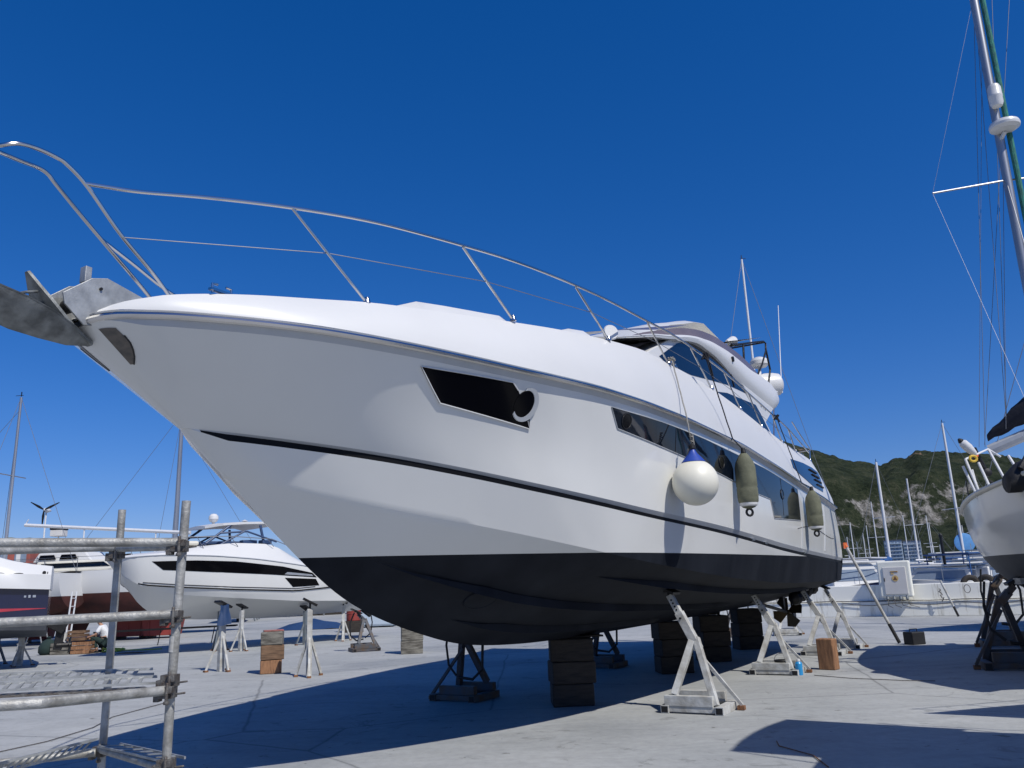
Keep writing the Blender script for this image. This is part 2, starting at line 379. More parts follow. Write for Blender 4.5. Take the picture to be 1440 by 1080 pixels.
# ------------------------------------------------------------------ quay wall and its furniture
ang = math.atan2(WD.y, WD.x)
wl = thing('quay_wall', 'long low white-painted concrete harbour wall with a ledge along it', 'wall', tuple(WA - WD*13), ang)
m = MB(); m.box((31,.20,.265),(62,.42,.53)); build(m, 'wall_base', 'wall', wl, bevel=.015, smooth=0)
m = MB(); m.box((31,.26,.83),(62,.30,.60)); build(m, 'wall_top', 'wall', wl, bevel=.02, smooth=0)
m = MB(); m.path([(8+.5*k, -.035, .56+.012*sin(k*1.3)) for k in range(60)], .018, 6)
m.path([(14+.35*k, -.05, .50-.10*abs(sin(k*.55))) for k in range(26)], .012, 6)
build(m, 'water_pipe', 'scafdark', wl)
def wallp(s, out=0., z=0.):   # point along the wall, out = towards the yard
    n = Vector((WD.y,-WD.x,0)); n = n if n.y < 0 else -n
    p = WA + WD*s + n*out; return (p.x,p.y,z)
eb = thing('electrical_cabinet', 'cream power supply cabinet with a yellow warning sticker on the harbour wall', 'cabinet', wallp(2.95,.16,.62), ang)
m = MB(); m.box((0,0,.72),(1.12,.30,1.30)); build(m, 'housing', 'cabwhite', eb, bevel=.05, smooth=0)
m = MB(); m.box((.02,-.165,.66),(.78,.04,.98)); dr = build(m, 'door', 'cabgrey', eb, bevel=.015, smooth=0)
m = MB(); m.box((-.34,-.20,.70),(.03,.03,.12)); build(m, 'handle', 'black', dr, smooth=0)
m = MB(); m.box((.02,-.192,.98),(.26,.008,.045)); m.box((-.05,-.192,.91),(.10,.008,.05)); m.lathe([(.11,-.004),(.11,.004)], (.03,-.192,.74),(0,1,0),20)
build(m, 'warning_sticker', 'stick', dr, smooth=0)
m = MB(); m.box((.02,-.199,.98),(.22,.004,.02)); m.prism([(.03-.07,-.197,.69),(.03+.07,-.197,.69),(.03,-.197,.82)],(0,-.004,0)); build(m, 'warning_symbol', 'rust', dr, smooth=0)
for k in range(4):
    m = MB(); m.lathe([(.045,0),(.055,.03),(.05,.12),(.03,.14)], (-.32+k*.22,-.12,.10),(0,-.5,-1),12); build(m, 'socket', 'standblue', eb)
m = MB()
for k in range(4): m.path([(-.32+k*.22,-.18,0), (-.30+k*.22,-.22,-.12),(-.34+k*.25,-.1,-.22),(-.2+k*.3,-.06,-.30)], .012, 6)
build(m, 'power_cable', 'scafdark', eb)
for k,(s_,z_) in enumerate(((4.35,.70),(5.25,.92))):
    m = MB()
    if k == 0: m.path([(.05*sin(t*2.1)+.09*t/8, -.04, .25-.05*t+.05*sin(t*3)) for t in range(9)], .02, 6); nm_='coiled grey hose hanging beside the power cabinet'
    else: m.path([(.10*cos(t*pi/7), -.03, .14*sin(t*pi/7)) for t in range(14)], .012, 6, closed=True); nm_='thin hose loop hung on the white wall right of the cabinet'
    r = thing('hose', nm_, 'hose', wallp(s_,.12,z_), ang); build(m, 'coil', 'scafdark', r)
for k in range(5):
    r = thing('tyre', ['dark tyre at the left end of the row on the wall','second tyre from the left on the harbour wall','middle tyre of the five on the harbour wall','fourth tyre from the left on the harbour wall','last tyre of the wall row, next to the right-hand hull'][k], 'tyre', wallp(5.35+k*.50,-.50-.03*(k%2),1.06), ang+.25*(1-2*(k%2)), group='tyres along the harbour wall')
    m = MB()
    R_, t_ = .24, .10
    rows = [[((R_+t_*cos(b))*cos(a), t_*1.15*sin(b), (R_+t_*cos(b))*sin(a)) for b in [2*pi*i/12 for i in range(12)]] for a in [2*pi*i/28 for i in range(29)]]
    m.grid(rows, True); build(m, 'tread', 'tyre', r)
def pole(a, b, r, label, tip=None, grip=.6):
    a = Vector(a); b = Vector(b); t = thing('boat_pole', label, 'pole', tuple(b))
    c = b+(a-b)*grip*.55; m = MB(); m.tube(c, a, r, 10); build(m, 'shaft', 'paintgrey', t, world=True)
    m = MB(); m.tube(b, c, r*1.12, 10); build(m, 'black_grip', 'black', t, world=True)
    if tip: m = MB(); m.tube(a, a+(a-b).normalized()*.10, r*1.3, 10); m.box(a+Vector((-.03,0,.05)), (.09,.06,.14)); build(m, 'tip', tip, t, world=True)
    return t
pole((8.02,20.45,2.25),(8.80,20.05,.02),.036,'long pale pole with an orange tip leaning on the yacht stern','orange',.35)
pole((14.78,29.72,1.25),(15.17,29.62,.02),.035,'short thin pole with a black foot leaning on the white wall',None,.5)
r = thing('ballast_block', 'small black box on the ground at the foot of the long leaning pole', 'box', (9.02,19.75,0), .3)
m = MB(); m.box((0,0,.14),(.36,.30,.28)); build(m, 'box_body', 'black', r, bevel=.02, smooth=0)
m = MB(); m.path([(-.1,0,.28),(-.1,0,.34),(.1,0,.34),(.1,0,.28)], .012, 6); build(m, 'handle', 'black', r)

# ------------------------------------------------------------------ THE YACHT
B0 = Vector((.66,12.11,0)); UA = radians(90-30.3)
yacht = thing('motor_yacht', 'large white flybridge motor yacht with black hull windows propped up in the yard', 'yacht', tuple(B0), UA)
def W(u,v,z): return tuple(RM[yacht.name] @ Vector((u,-v,z)))
fy = lambda p: (p[0],-p[1],p[2])
tR = [(-7.55,0),(-7.52,.16),(-7.45,.28),(-7.37,.372),(-7.16,.56),(-6.94,.73),(-6.69,.885),(-6.4,1.045),(-6,1.24),(-5.37,1.47),(-4.6,1.71),(-3.9,1.87),(-3,2.02),(-1.9,2.14),(-.74,2.22),(1.6,2.29),(3.9,2.31),(6.4,2.29),(8.3,2.24),(10.4,2.12)]
zRt = [(-7.55,3.61),(-7.48,3.656),(-7.37,3.677),(-6.92,3.678),(-6.38,3.688),(-5.95,3.684),(-5.3,3.676),(-4.85,3.667),(-4.3,3.660),(-3.77,3.668),(-2.82,3.69),(-1.71,3.686),(-.56,3.666),(1.79,3.605),(4.11,3.465),(6.58,3.301),(10.4,3.17)]
zTt = [(-7.55,3.66),(-7.45,3.742),(-7.34,3.826),(-7.14,3.88),(-6.76,3.95),(-6.33,4.018),(-5.6,4.121),(-4.71,4.197),(-3.94,4.277),(-3.25,4.359),(-2.14,4.472),(-1.21,4.55),(-.53,4.535),(.47,4.53),(1.35,4.503),(2.66,4.427),(4.2,4.31),(5.77,4.235),(7.07,4.205),(9.0,4.21),(9.8,4.08),(10.4,3.82)]
tS = [(-6.58,.03),(-6.3,.24),(-6,.43),(-5.3,.84),(-4.93,1.04),(-4.5,1.23),(-3.87,1.47),(-2.88,1.74),(-1.16,1.98),(0,2.08),(1,2.14),(2.5,2.19),(4.1,2.21),(6,2.20),(10.3,2.12)]
zSt = [(-6.58,3.01),(-6.03,2.965),(-5.4,2.903),(-5.05,2.858),(-4.65,2.809),(-4.05,2.729),(-3.09,2.625),(-1.37,2.491),(.83,2.378),(3.92,2.202),(6,2.12),(10.3,2.0)]
tC = [(-6.14,0),(-5.94,.2),(-5.63,.42),(-5.34,.58),(-4.67,.92),(-4,1.19),(-3.2,1.44),(-2.36,1.66),(-1.85,1.75),(-1.1,1.84),(0,1.93),(1.2,1.98),(2.4,2.02),(4,2.05),(5.7,2.06),(10.2,2.05)]
zCt = [(-6.14,2.66),(-5.98,2.626),(-5.72,2.563),(-5.47,2.497),(-5.2,2.453),(-4.9,2.395),(-4.31,2.3),(-3.56,2.188),(-2.77,2.073),(-2.28,1.999),(-1.54,1.912),(-.43,1.804),(.8,1.71),(2.06,1.629),(3.8,1.555),(5.42,1.511),(10.2,1.495)]
zKt = [(-6.12,2.66),(-6.02,2.58),(-5.61,2.24),(-5.25,1.99),(-4.94,1.76),(-4.6,1.585),(-4.28,1.45),(-3.85,1.32),(-3.47,1.215),(-2.81,1.06),(-2.06,.985),(-1.2,.945),(-.42,.93),(1.5,.92),(4.8,.93),(10.1,.97)]
def vT(u): return smoothed(tR,u)-.28*min(1,max(.15,(u+7.6)/1.5))
NS = 90
gs = [(k/NS)**1.55 for k in range(NS+1)]
def ln(tv, tz, u0, u1, dv=0., dz=0., w=.6):
    out = []
    for gg in gs:
        u = u0+(u1-u0)*gg; ww = min(w, (u-u0)*.8+1e-6, (u1-u)*.9+1e-6)
        v = (sum(interp(tv,u+ww*k/3) for k in range(-3,4))/7) if tv else 0.
        z = sum(interp(tz,u+ww*k/3) for k in range(-3,4))/7
        out.append(Vector((u, max(0,v+(dv(u) if callable(dv) else dv)*min(1,(u-u0)*2)), z+(dz(u) if callable(dz) else dz)*min(1,(u-u0)*4))))
    out[0].y = 0.
    return out
dS = lambda u: -(.066+.054*max(0,min(1,(u+6)/10)))
LK = ln(None, zKt, -6.12, 10.1, w=.3); LC = ln(tC, zCt, -6.14, 10.15)
LS2 = ln(tS, zSt, -6.58, 10.3); LSm = ln(tS, zSt, -6.57, 10.3, -.035, lambda u: dS(u)*(.22+.30*max(0,min(1,(u+6)/5)))); LS1 = ln(tS, zSt, -6.56, 10.3, -.038, dS); LS0 = ln(tS, zSt, -6.555, 10.3, -.012, lambda u: dS(u)-.004)
LR = ln(tR, zRt, -7.55, 10.35, 0, 0, .25); LR2 = ln(tR, zRt, -7.53, 10.35, -.055, -.058, .25)
tT = [(k*.1, vT(k*.1)) for k in range(-75,105)]; tT = [(-7.5,.0)]+tT[1:]
LT = ln(tT, zTt, -7.5, 10.35, 0, 0, .2)
def lerp_rows(A, Bb, n, f=None):
    rows = []
    for i in range(n+1):
        k = i/n; rows.append([a.lerp(b,k)+(f(a,b,k) if f else Vector()) for a,b in zip(A,Bb)])
    return rows
hullmb = MB(fy); side = lerp_rows(LR2, LS2, 16, lambda a,b,k: Vector((0, smoothed([(-8,0),(-6.5,0),(-5.2,-.05),(-3.5,-.045),(0,.02),(11,.02)],a.x,.8)*sin(pi*k), 0)))
low = lerp_rows(LS0, LC, 8); bot = lerp_rows(LC, LK, 12, lambda a,b,k: Vector((0,0,-.03*sin(pi*k)*min(1,max(0,(a.x+5)/3)))))
def bothsides(mb, rows):
    mb.grid(rows); mb.grid([[Vector((p.x,-p.y,p.z)) for p in r] for r in rows])
WLZ = 2.0
def split_obj(mb, zcut, nu, nl, mu, ml, parent, wd=False, smooth=28, fu=None):
    """one mesh cut at a height into an upper and a lower part"""
    for nme, m_, keep_up in ((nu, mu, True), (nl, ml, False)):
        o = build(mb, nme, m_, parent, world=wd, smooth=smooth)
        bm = bmesh.new(); bm.from_mesh(o.data)
        bmesh.ops.bisect_plane(bm, geom=bm.verts[:]+bm.edges[:]+bm.faces[:], plane_co=(0,0,zcut), plane_no=(0,0,1), clear_outer=not keep_up, clear_inner=keep_up, dist=1e-5)
        bm.to_mesh(o.data); bm.free()
        o.data.polygons.foreach_set('use_smooth', [True]*len(o.data.polygons)); o.data.set_sharp_from_angle(angle=radians(smooth))
hm = MB(fy)
bothsides(hm, side); bothsides(hm, low); bothsides(hm, bot)
# transom
tl = [r[-1] for r in side]+[r[-1] for r in low]+[r[-1] for r in bot[1:]]
hm.grid([tl, [Vector((p.x,-p.y,p.z)) for p in tl]])
split_obj(hm, WLZ, 'hull', 'underwater_hull', 'gel', 'anti', yacht, smooth=20)
# lookup of hull surface
tm = MB(); tm.grid(side); tm.grid(low); tm.grid(bot); tm.grid([LS2,LSm]); tm.grid([LSm,LS1])
HB = BVHTree.FromPolygons(tm.v, tm.f)
TSR = lerp_rows([Vector((p.x,max(0,p.y-.035),p.z+.03)) for p in LR], LT, 6, lambda a,b,k: Vector((0,.05*sin(pi*k)*min(1,(a.x+7.6)),0)))
tb = MB(); tb.grid(TSR); TB = BVHTree.FromPolygons(tb.v, tb.f)
def hv(u, z, T=HB):
    h = T.ray_cast(Vector((u,6,z)), Vector((0,-1,0))); return h[0].y if h[0] else T.find_nearest(Vector((u,1.5,z)))[0].y
m = MB(fy); bothsides(m, [LS2[3:],LSm[3:]]); build(m, 'shaded_grey_step', 'greyband', yacht, smooth=20)  # undercut step, its shade put into the grey colour
m = MB(fy); bothsides(m, [LSm[3:],LS1[3:],LS0[3:]]); build(m, 'black_strake', 'blackstripe', yacht, smooth=20)
m = MB(fy); bothsides(m, [l[:4] for l in (LS2,LSm,LS1,LS0)]); build(m, 'bow_infill', 'gel', yacht, smooth=50)
m = MB(fy); bothsides(m, [LR,LR2]); build(m, 'rail_underside', 'greyband', yacht, smooth=20)  # grey colour stands in for the shade under the overhanging rail
for s in (1,-1):
    m = MB(fy); m.path([(p.x, s*(p.y+.004), p.z+.012) for p in LR], .026, 8); m.path([(p.x, s*(p.y-.02), p.z+.05) for p in LR], .012, 6)
    build(m, 'rub_rail', 'steel', yacht)
# deck moulding + deck
m = MB(fy)
topside = lerp_rows([Vector((p.x,max(0,p.y-.035),p.z+.03)) for p in LR], LT, 6, lambda a,b,k: Vector((0,.05*sin(pi*k)*min(1,(a.x+7.6)),0)))
bothsides(m, topside)
dk = []
for k in range(9):
    q = k/8; dk.append([Vector((p.x, p.y*(1-2*q), p.z-.02*(q>0 and q<1)+(.02*sin(pi*q)))) for p in LT])
m.grid(dk)
tl = [r[-1] for r in topside]; m.grid([tl, [Vector((p.x,-p.y,p.z)) for p in tl]])
build(m, 'deck_moulding', 'gel2', yacht, smooth=35)
m = MB(fy); m.path([(u, smoothed(tR,u)-.035-.05, interp(zRt,u)+.13+.0*u) for u in [-7.2+.1*k for k in range(14)]], .010, 6); build(m, 'toe_groove', 'greyband', yacht)
# swim platform
m = MB(fy); m.prism([(10.1,-2.0,1.93),(11.0,-1.9,1.93),(11.15,-1.6,1.93),(11.15,1.6,1.93),(11.0,1.9,1.93),(10.1,2.0,1.93)],(0,0,.10)); build(m, 'swim_platform', 'gel2', yacht, bevel=.02)
# low foredeck mouldings
def lump(pts, v0, v1, name, z0=None):
    m = MB(fy); rows = []
    for u, z in pts:
        hw = min(v0, vT(u)-.10)
        rows.append([(u, hw*(1-2*q), z-.35*abs(2*q-1)**18) for q in [i/10 for i in range(11)]])
    m.grid(rows); 
    rows2 = [rows[0], [(p[0]+.1,p[1]*.8,p[2]-.25) for p in rows[0]]]; m.grid(rows2)
    rows2 = [rows[-1], [(p[0]+.02,p[1]*.8,p[2]-.3) for p in rows[-1]]]; m.grid(rows2)
    return build(m, name, 'gel2', yacht, smooth=50)
lump([(-5.6,4.03),(-5.38,4.10),(-5.19,4.22),(-4.76,4.40),(-4.27,4.49),(-3.44,4.63),(-3.21,4.67),(-3.0,4.64),(-2.85,4.4)], 1.22, -1.22, 'foredeck_locker')
lump([(-2.5,4.50),(-2.09,4.70),(-1.89,4.79),(-1.57,4.92),(-1.12,5.00),(-.77,4.98),(-.1,4.99)], 1.3, -1.3, 'coachroof')
# saloon body
cv = lambda z: 1.80-.06*(z-4.4)
prof = [(-.95,4.56),(-.5,4.76),(-.1,4.92),(.32,5.09),(.9,5.27),(1.5,5.40),(2.2,5.46),(2.9,5.46),(3.6,5.40),(4.3,5.28),(4.7,5.16),(4.95,5.0),(5.95,4.42),(6.1,4.0),(-.95,4.0)]
m = MB(fy); n = len(prof)
m.add([(u,cv(z),z) for u,z in prof]+[(u,-cv(z),z) for u,z in prof], [tuple(range(n)),tuple(range(n,2*n))]+[(i,(i+1)%n,(i+1)%n+n,i+n) for i in range(n)])
cabin = build(m, 'saloon', 'gel2', yacht, smooth=0, bevel=.015)
m = MB(fy); pr = [(-1.5,4.62),(-.35,4.86),(.1,5.06),(.85,5.30)]
m.grid([[(u+.0-.45*(1-abs(q)**2.5)*(1 if u < 0 else .6), q*1.62, z+.02) for q in [i/8-1 for i in range(17)]] for u,z in pr]) if False else m.grid([[(u-.45*(1-abs(q)**2.5)*(1-.3*k), q*(1.74-.02*k), z) for q in [i/8-1 for i in range(17)]] for k,(u,z) in enumerate([(-1.25,4.57),(-.75,4.76),(-.2,4.95),(.30,5.12)])]); build(m, 'windscreen', 'wscreen', yacht, smooth=50)
m = MB(fy); m.bar((-.9,1.1,4.80),(.3,.6,5.16),.02,.025); build(m, 'windscreen_wiper', 'black', yacht)
def side_panel(poly, name, mt, off=.012, parent=yacht, vf=None, T=None, th=.012, label=None, du=.2, dz=.12, both=True):
    """polygon in (u,z) laid on the hull/cabin side, subdivided to follow it"""
    us = [p[0] for p in poly]; zs = [p[1] for p in poly]
    bm = bmesh.new(); bm.faces.new([bm.verts.new((u,z,0)) for u,z in poly])
    x = min(us)+du
    while x < max(us): bmesh.ops.bisect_plane(bm, geom=bm.verts[:]+bm.edges[:]+bm.faces[:], plane_co=(x,0,0), plane_no=(1,0,0)); x += du
    x = min(zs)+dz
    while x < max(zs): bmesh.ops.bisect_plane(bm, geom=bm.verts[:]+bm.edges[:]+bm.faces[:], plane_co=(0,x,0), plane_no=(0,1,0)); x += dz
    bmesh.ops.triangulate(bm, faces=[f for f in bm.faces if len(f.verts) > 4])
    base = [(v.co.x, (vf(v.co.x,v.co.y) if vf else hv(v.co.x,v.co.y,T or HB)), v.co.y) for v in bm.verts]
    bm.verts.index_update(); fs = [tuple(v.index for v in f.verts) for f in bm.faces]
    be = [(e.verts[0].index,e.verts[1].index) for e in bm.edges if len(e.link_faces) == 1]; bm.free()
    n = len(base)
    for s in (-1,1):
        m = MB(fy)
        m.add([(p[0], s*(p[1]+off), p[2]) for p in base]+[(p[0], s*(p[1]+off-th), p[2]) for p in base], [f for f in fs]+[tuple(i+n for i in f) for f in fs]+[(a,b,b+n,a+n) for a,b in be])
        o = build(m, name, mt, parent, smooth=20, label=label)
    return o
def rim(poly, name, mt, r, off, vf=None, T=None, closed=True, parent=yacht):
    pts = []
    n = len(poly)
    for i in range(n if closed else n-1):
        a = poly[i]; b = poly[(i+1)%n]; k = max(1,int(math.dist(a,b)/.12))
        pts += [(a[0]+(b[0]-a[0])*j/k, a[1]+(b[1]-a[1])*j/k) for j in range(k)]
    if not closed: pts.append(poly[-1])
    for s in (-1,1):
        m = MB(fy); m.path([(u, s*((vf(u,z) if vf else hv(u,z,T or HB))+off), z) for u,z in pts], r, 6, closed=closed); o = build(m, name, mt, parent)
    return o

W1 = [(-5.27,3.561),(-4.24,3.566),(-4.14,3.508),(-3.86,3.274),(-3.82,3.183),(-4.92,3.301)]
w1 = side_panel(W1, 'bow_window', 'glass', .012, du=.08, dz=.05)
rim([(-3.875,3.255),(-3.82,3.183),(-4.92,3.301),(-5.27,3.561),(-4.24,3.566),(-4.14,3.508)], 'window_rim', 'gel2', .007, .010, parent=w1, closed=False)
cir = [(-3.99+.135*cos(a), 3.392+.135*sin(a)) for a in [2*pi*i/28 for i in range(28)]]
ph = side_panel(cir, 'porthole', 'glass', .016, du=.05, dz=.05)
cres = [(-3.975+.158*cos(a), 3.392+.158*sin(a)) for a in [radians(-140+250*i/24) for i in range(25)]]+[(-4.0+.124*cos(a), 3.397+.124*sin(a)) for a in [radians(110-250*i/24) for i in range(25)]]
side_panel(cres, 'porthole_reveal', 'greyband', .022, parent=ph, du=.04, dz=.04)
W2 = [(-2.56,3.565),(-1.32,3.565),(.1,3.53),(1.37,3.475),(3.16,3.41),(5.52,3.27),(5.50,2.658),(3.44,2.602),(3.25,2.910),(2.32,2.950),(1.22,3.049),(.76,3.092),(-.56,3.200),(-2.36,3.352)]
W2 = [(u, min(z, interp(zRt,u)-.115)) for u,z in W2]
w2 = side_panel(W2, 'hull_window', 'blueglass', .006)
rim(W2, 'window_rim', 'greyband', .006, .006, parent=w2)
for (u,z) in ((-2.2,3.455),(.75,3.27),(4.1,3.05)):
    c = [(u+.10*cos(a), z+.085*sin(a)) for a in [2*pi*i/20 for i in range(20)]]
    p = side_panel(c, 'opening_port', 'glass', .012, parent=w2); rim(c, 'port_ring', 'dirty', .006, .012, parent=p)
for u in (-.9,1.9,4.1):
    m = MB(fy)
    for s in (1,-1):
        zt = interp([(a,b) for a,b in W2[:6]], u)-.02; zb = 3.22 if u < 0 else (3.02 if u < 3 else 2.68)
        m.path([(u, s*(hv(u,z)+.008), z) for z in (zb,(zb+zt)/2,zt)], .004, 5)
    build(m, 'glass_joint', 'black', w2)
# stern quarter vent behind the glass
V1 = [(5.49,3.84),(7.02,3.93),(8.16,3.95),(9.0,3.93),(9.03,3.82),(8.55,3.425),(7.38,3.440),(6.04,3.572),(5.42,3.663)]
vt = side_panel(V1, 'quarter_vent', 'blueglass', .008, T=TB)
for k in range(4):
    for s in (1,-1): m = MB(fy); m.path([(7.5+.12*k+j*.3, s*((hv(7.5+.12*k+j*.3,3.82-.10*k,TB))+.014), 3.84-.10*k) for j in range(4)], .018, 5); build(m, 'louvre', 'black', vt)
# seams, small outlets, fuel fillers and hull marks on the side
for (a,b) in (((5.62,2.64),(5.52,2.13)),((8.3,3.13),(7.9,2.12))):
    for s in (1,-1): m = MB(fy); m.path([(a[0]+(b[0]-a[0])*k/6, s*(hv(a[0]+(b[0]-a[0])*k/6,a[1]+(b[1]-a[1])*k/6)+.004), a[1]+(b[1]-a[1])*k/6) for k in range(7)], .012, 6); build(m, 'hull_seam', 'greyband', yacht)
for (u,z) in ((2.2,2.275),(2.9,2.235),(5.7,2.11)):
    m = MB(fy); m.box((u, hv(u,z-.06)+.02, z-.05),(.16,.03,.03)); build(m, 'skin_fitting', 'steel', yacht, smooth=0)
m = MB(fy); m.path([(u, hv(u,z)+.004, z) for u,z in [(5.2+.45*k, 2.50+.08*sin(k*.55)) for k in range(10)]], .006, 5); build(m, 'mooring_line', 'scafdark', yacht)
# spray rails on the bottom
def bottom_pt(fr, u, drop=0.):
    a = Vector((u, interp(tC,u), interp(zCt,u))); b = Vector((u,0,interp(zKt,u))); p = a.lerp(b,fr); return (p.x,p.y,p.z-.03*sin(pi*fr)-drop)
for fr0, fr1, ua, ub in ((.52,.50,-4.7,4.5),(.20,.22,-1.9,8.5),(.80,.80,-3.3,2.5)):
    m = MB(fy)
    for s in (1,-1):
        pts = []
        for k in range(41):
            u = ua+(ub-ua)*k/40; f = fr0+(fr1-fr0)*k/40; a = min(1,k/6,(40-k)/4+.1); p = bottom_pt(f,u); q = bottom_pt(f-.06*a,u)
            pts.append([(p[0],s*p[1],p[2]-.002),(p[0],s*q[1],p[2]-.035*a),(q[0],s*q[1],q[2]-.002)])
        m.grid(pts)
    build(m, 'spray_rail', 'anti', yacht, smooth=20)
# bow thruster tunnel
m = MB(fy); nrm = Vector((-.1,.78,-.62)).normalized(); c, nrm, _i, _d = HB.find_nearest(Vector((-3.25,.75,1.35))); nrm = nrm if nrm.y > 0 else -nrm; e1 = nrm.cross(Vector((0,0,1))).normalized(); e2 = nrm.cross(e1)
m.path([c+e1*.20*cos(a)+e2*.15*sin(a) for a in [2*pi*i/24 for i in range(24)]], .018, 6, closed=True)
build(m, 'thruster_rim', 'anti', yacht)
m = MB(fy); m.prism([c+nrm*.006+e1*.19*cos(a)+e2*.14*sin(a) for a in [2*pi*i/24 for i in range(24)]], nrm*.006); build(m, 'bow_thruster', 'anti', yacht, smooth=0)
# bow stem: stainless plate, hawse recess
for s_ in (1,-1):
    rows = []
    for r_, ce in ((1,2.9),(2,3.1),(3,3.1),(4,2.8),(5,2.3),(6,1.5)):
        row = []
        for j in range(6):
            c = 1.1+(ce-1.1)*j/5; i0 = int(c); p = side[r_][i0].lerp(side[r_][i0+1], c-i0); row.append((p.x-.002, s_*(p.y+.005), p.z-.002))
        rows.append(row)
    m = MB(fy); m.grid(rows); sp_ = build(m, 'stem_recess', 'recess', yacht)
    m = MB(fy); m.path([(rows[k][4+(k>0)][0]+.004, rows[k][4+(k>0)][1]+s_*.003, rows[k][4+(k>0)][2]) for k in range(1,6)], .006, 6); build(m, 'recess_dark_edge', 'black', sp_)  # thin black line along the edge of the recess
# anchor in its bow roller (side plates, roller, shank, flukes)
m = MB(fy)
rp = [(-7.05,3.92),(-7.40,4.00),(-7.52,3.965),(-7.72,3.80),(-7.70,3.72),(-7.55,3.60),(-7.45,3.62),(-7.1,3.72)]
for s in (1,-1): m.prism([(u,s*.13,z) for u,z in rp],(0,.016*s,0))
m.box((-7.50,.03,4.02),(.05,.07,.12))
rl_ = build(m, 'bow_roller', 'galv', yacht, smooth=0, bevel=.004)
m = MB(fy); m.tube((-7.62,-.13,3.74),(-7.62,.13,3.74),.05,14); m.tube((-7.45,-.16,3.90),(-7.45,.16,3.90),.012,8); build(m, 'roller_pin', 'dirty', rl_)
def strip(pts, w, th, name, par):
    m = MB(fy); n = len(pts); ws = w if isinstance(w, (list,tuple)) else [w]*n; L1 = []; 
    for i,(u,z) in enumerate(pts):
        a = pts[max(0,i-1)]; b = pts[min(n-1,i+1)]; d = Vector((b[0]-a[0],0,b[1]-a[1])).normalized(); nn = Vector((-d.z,0,d.x))*th/2
        L1.append([(u+nn.x,-ws[i],z+nn.z),(u+nn.x,ws[i],z+nn.z),(u-nn.x,ws[i],z-nn.z),(u-nn.x,-ws[i],z-nn.z)])
    m.grid(L1, True); m.add(L1[0],[(0,1,2,3)]); m.add(L1[-1],[(0,1,2,3)]); return build(m, name, 'anchor', par, smooth=40)
anc = strip([(-7.15,3.83),(-7.5,3.80),(-7.68,3.76),(-7.78,3.70)], .025, .07, 'anchor', yacht)
strip([(-7.40,3.515),(-7.55,3.565),(-7.68,3.64),(-7.77,3.73),(-7.84,3.83),(-7.90,3.93)], [.03,.09,.13,.12,.07,.015], .022, 'roll_plate', anc)
for s_ in (1,-1):
    m = MB(fy); P = [[(-7.40,0,3.505),(-7.58,0,3.47),(-7.78,0,3.475),(-7.98,0,3.49),(-8.16,0,3.53)],[(-7.40,s_*.01,3.51),(-7.58,s_*.07,3.52),(-7.78,s_*.12,3.57),(-7.98,s_*.15,3.585),(-8.20,s_*.16,3.63)],[(-7.40,s_*.015,3.52),(-7.58,s_*.11,3.575),(-7.78,s_*.17,3.63),(-7.98,s_*.20,3.67),(-8.20,s_*.21,3.70)]]
    m.grid(P); m.grid([[(p[0],p[1],p[2]+.016) for p in r] for r in P]); build(m, 'fluke', 'anchor', anc, smooth=40)
m = MB(fy); m.path([(-8.05,.17,3.68),(-7.95,.10,3.74),(-7.84,.04,3.79)], .010, 8); build(m, 'roll_bar', 'anchor', anc)

# pulpit
for s in (1,-1):
    hp = [(-8.22,0,4.735),(-8.20,.085,4.728),(-8.12,.125,4.765),(-8.0,.13,4.786),(-7.85,.13,4.782),(-7.76,.13,4.755),(-7.60,.13,4.65),(-7.32,.13,4.385),(-7.02,.13,4.16),(-6.84,.13,4.0)] if s > 0 else [(-8.22,0,4.735),(-8.19,-.085,4.765),(-8.09,-.125,4.785),(-7.96,-.13,4.787),(-7.83,-.13,4.79),(-7.76,-.13,4.77),(-7.70,-.13,4.72),(-7.50,-.13,4.56),(-7.29,-.13,4.40),(-6.88,-.13,4.09),(-6.80,-.13,4.0)]
    m = MB(fy); m.path(cat(hp), .015, 12)
    build(m, 'pulpit_hoop', 'steel', yacht)
railp = [(-7.63,.13,4.672),(-7.50,.19,4.682),(-7.30,.31,4.69),(-6.92,.60,4.715),(-6.36,.94,4.755),(-5.65,1.24,4.81),(-4.78,1.55,4.825),(-4.04,1.75,4.84),(-3.11,1.91,4.85),(-2.31,2.0,4.855),(-1.38,2.06,4.86),(-.64,2.10,4.87),(.07,2.13,4.85),(1.56,2.16,4.78),(2.94,2.18,4.66),(4.44,2.18,4.55),(5.72,2.17,4.46),(7.7,2.14,4.22)]
for s in (1,-1):
    rr = railp if s > 0 else [(-7.30,.135,4.415),(-6.93,.30,4.388),(-6.69,.42,4.375),(-6.47,.55,4.38),(-6.15,.75,4.42),(-5.8,1.05,4.55)]+railp[6:]
    m = MB(fy); m.path(cat([(u,s*v,z) for u,v,z in rr]), .0145, 12); build(m, 'guard_rail', 'steel', yacht)
st = [((-6.36,.94,4.75),(-5.60,1.08,4.12)),((-4.78,1.55,4.81),(-3.94,1.58,4.30)),((-3.11,1.91,4.83),(-2.14,1.84,4.47)),((-1.38,2.06,4.84),(-.40,1.95,4.52)),((.07,2.13,4.83),(1.35,2.0,4.49)),((1.56,2.16,4.76),(2.83,2.02,4.41)),((2.85,2.18,4.65),(4.20,2.02,4.29)),((4.44,2.18,4.53),(5.77,2.01,4.21)),((5.72,2.17,4.44),(7.07,1.99,4.18)),((8.9,1.94,4.45),(8.86,1.93,4.18))]
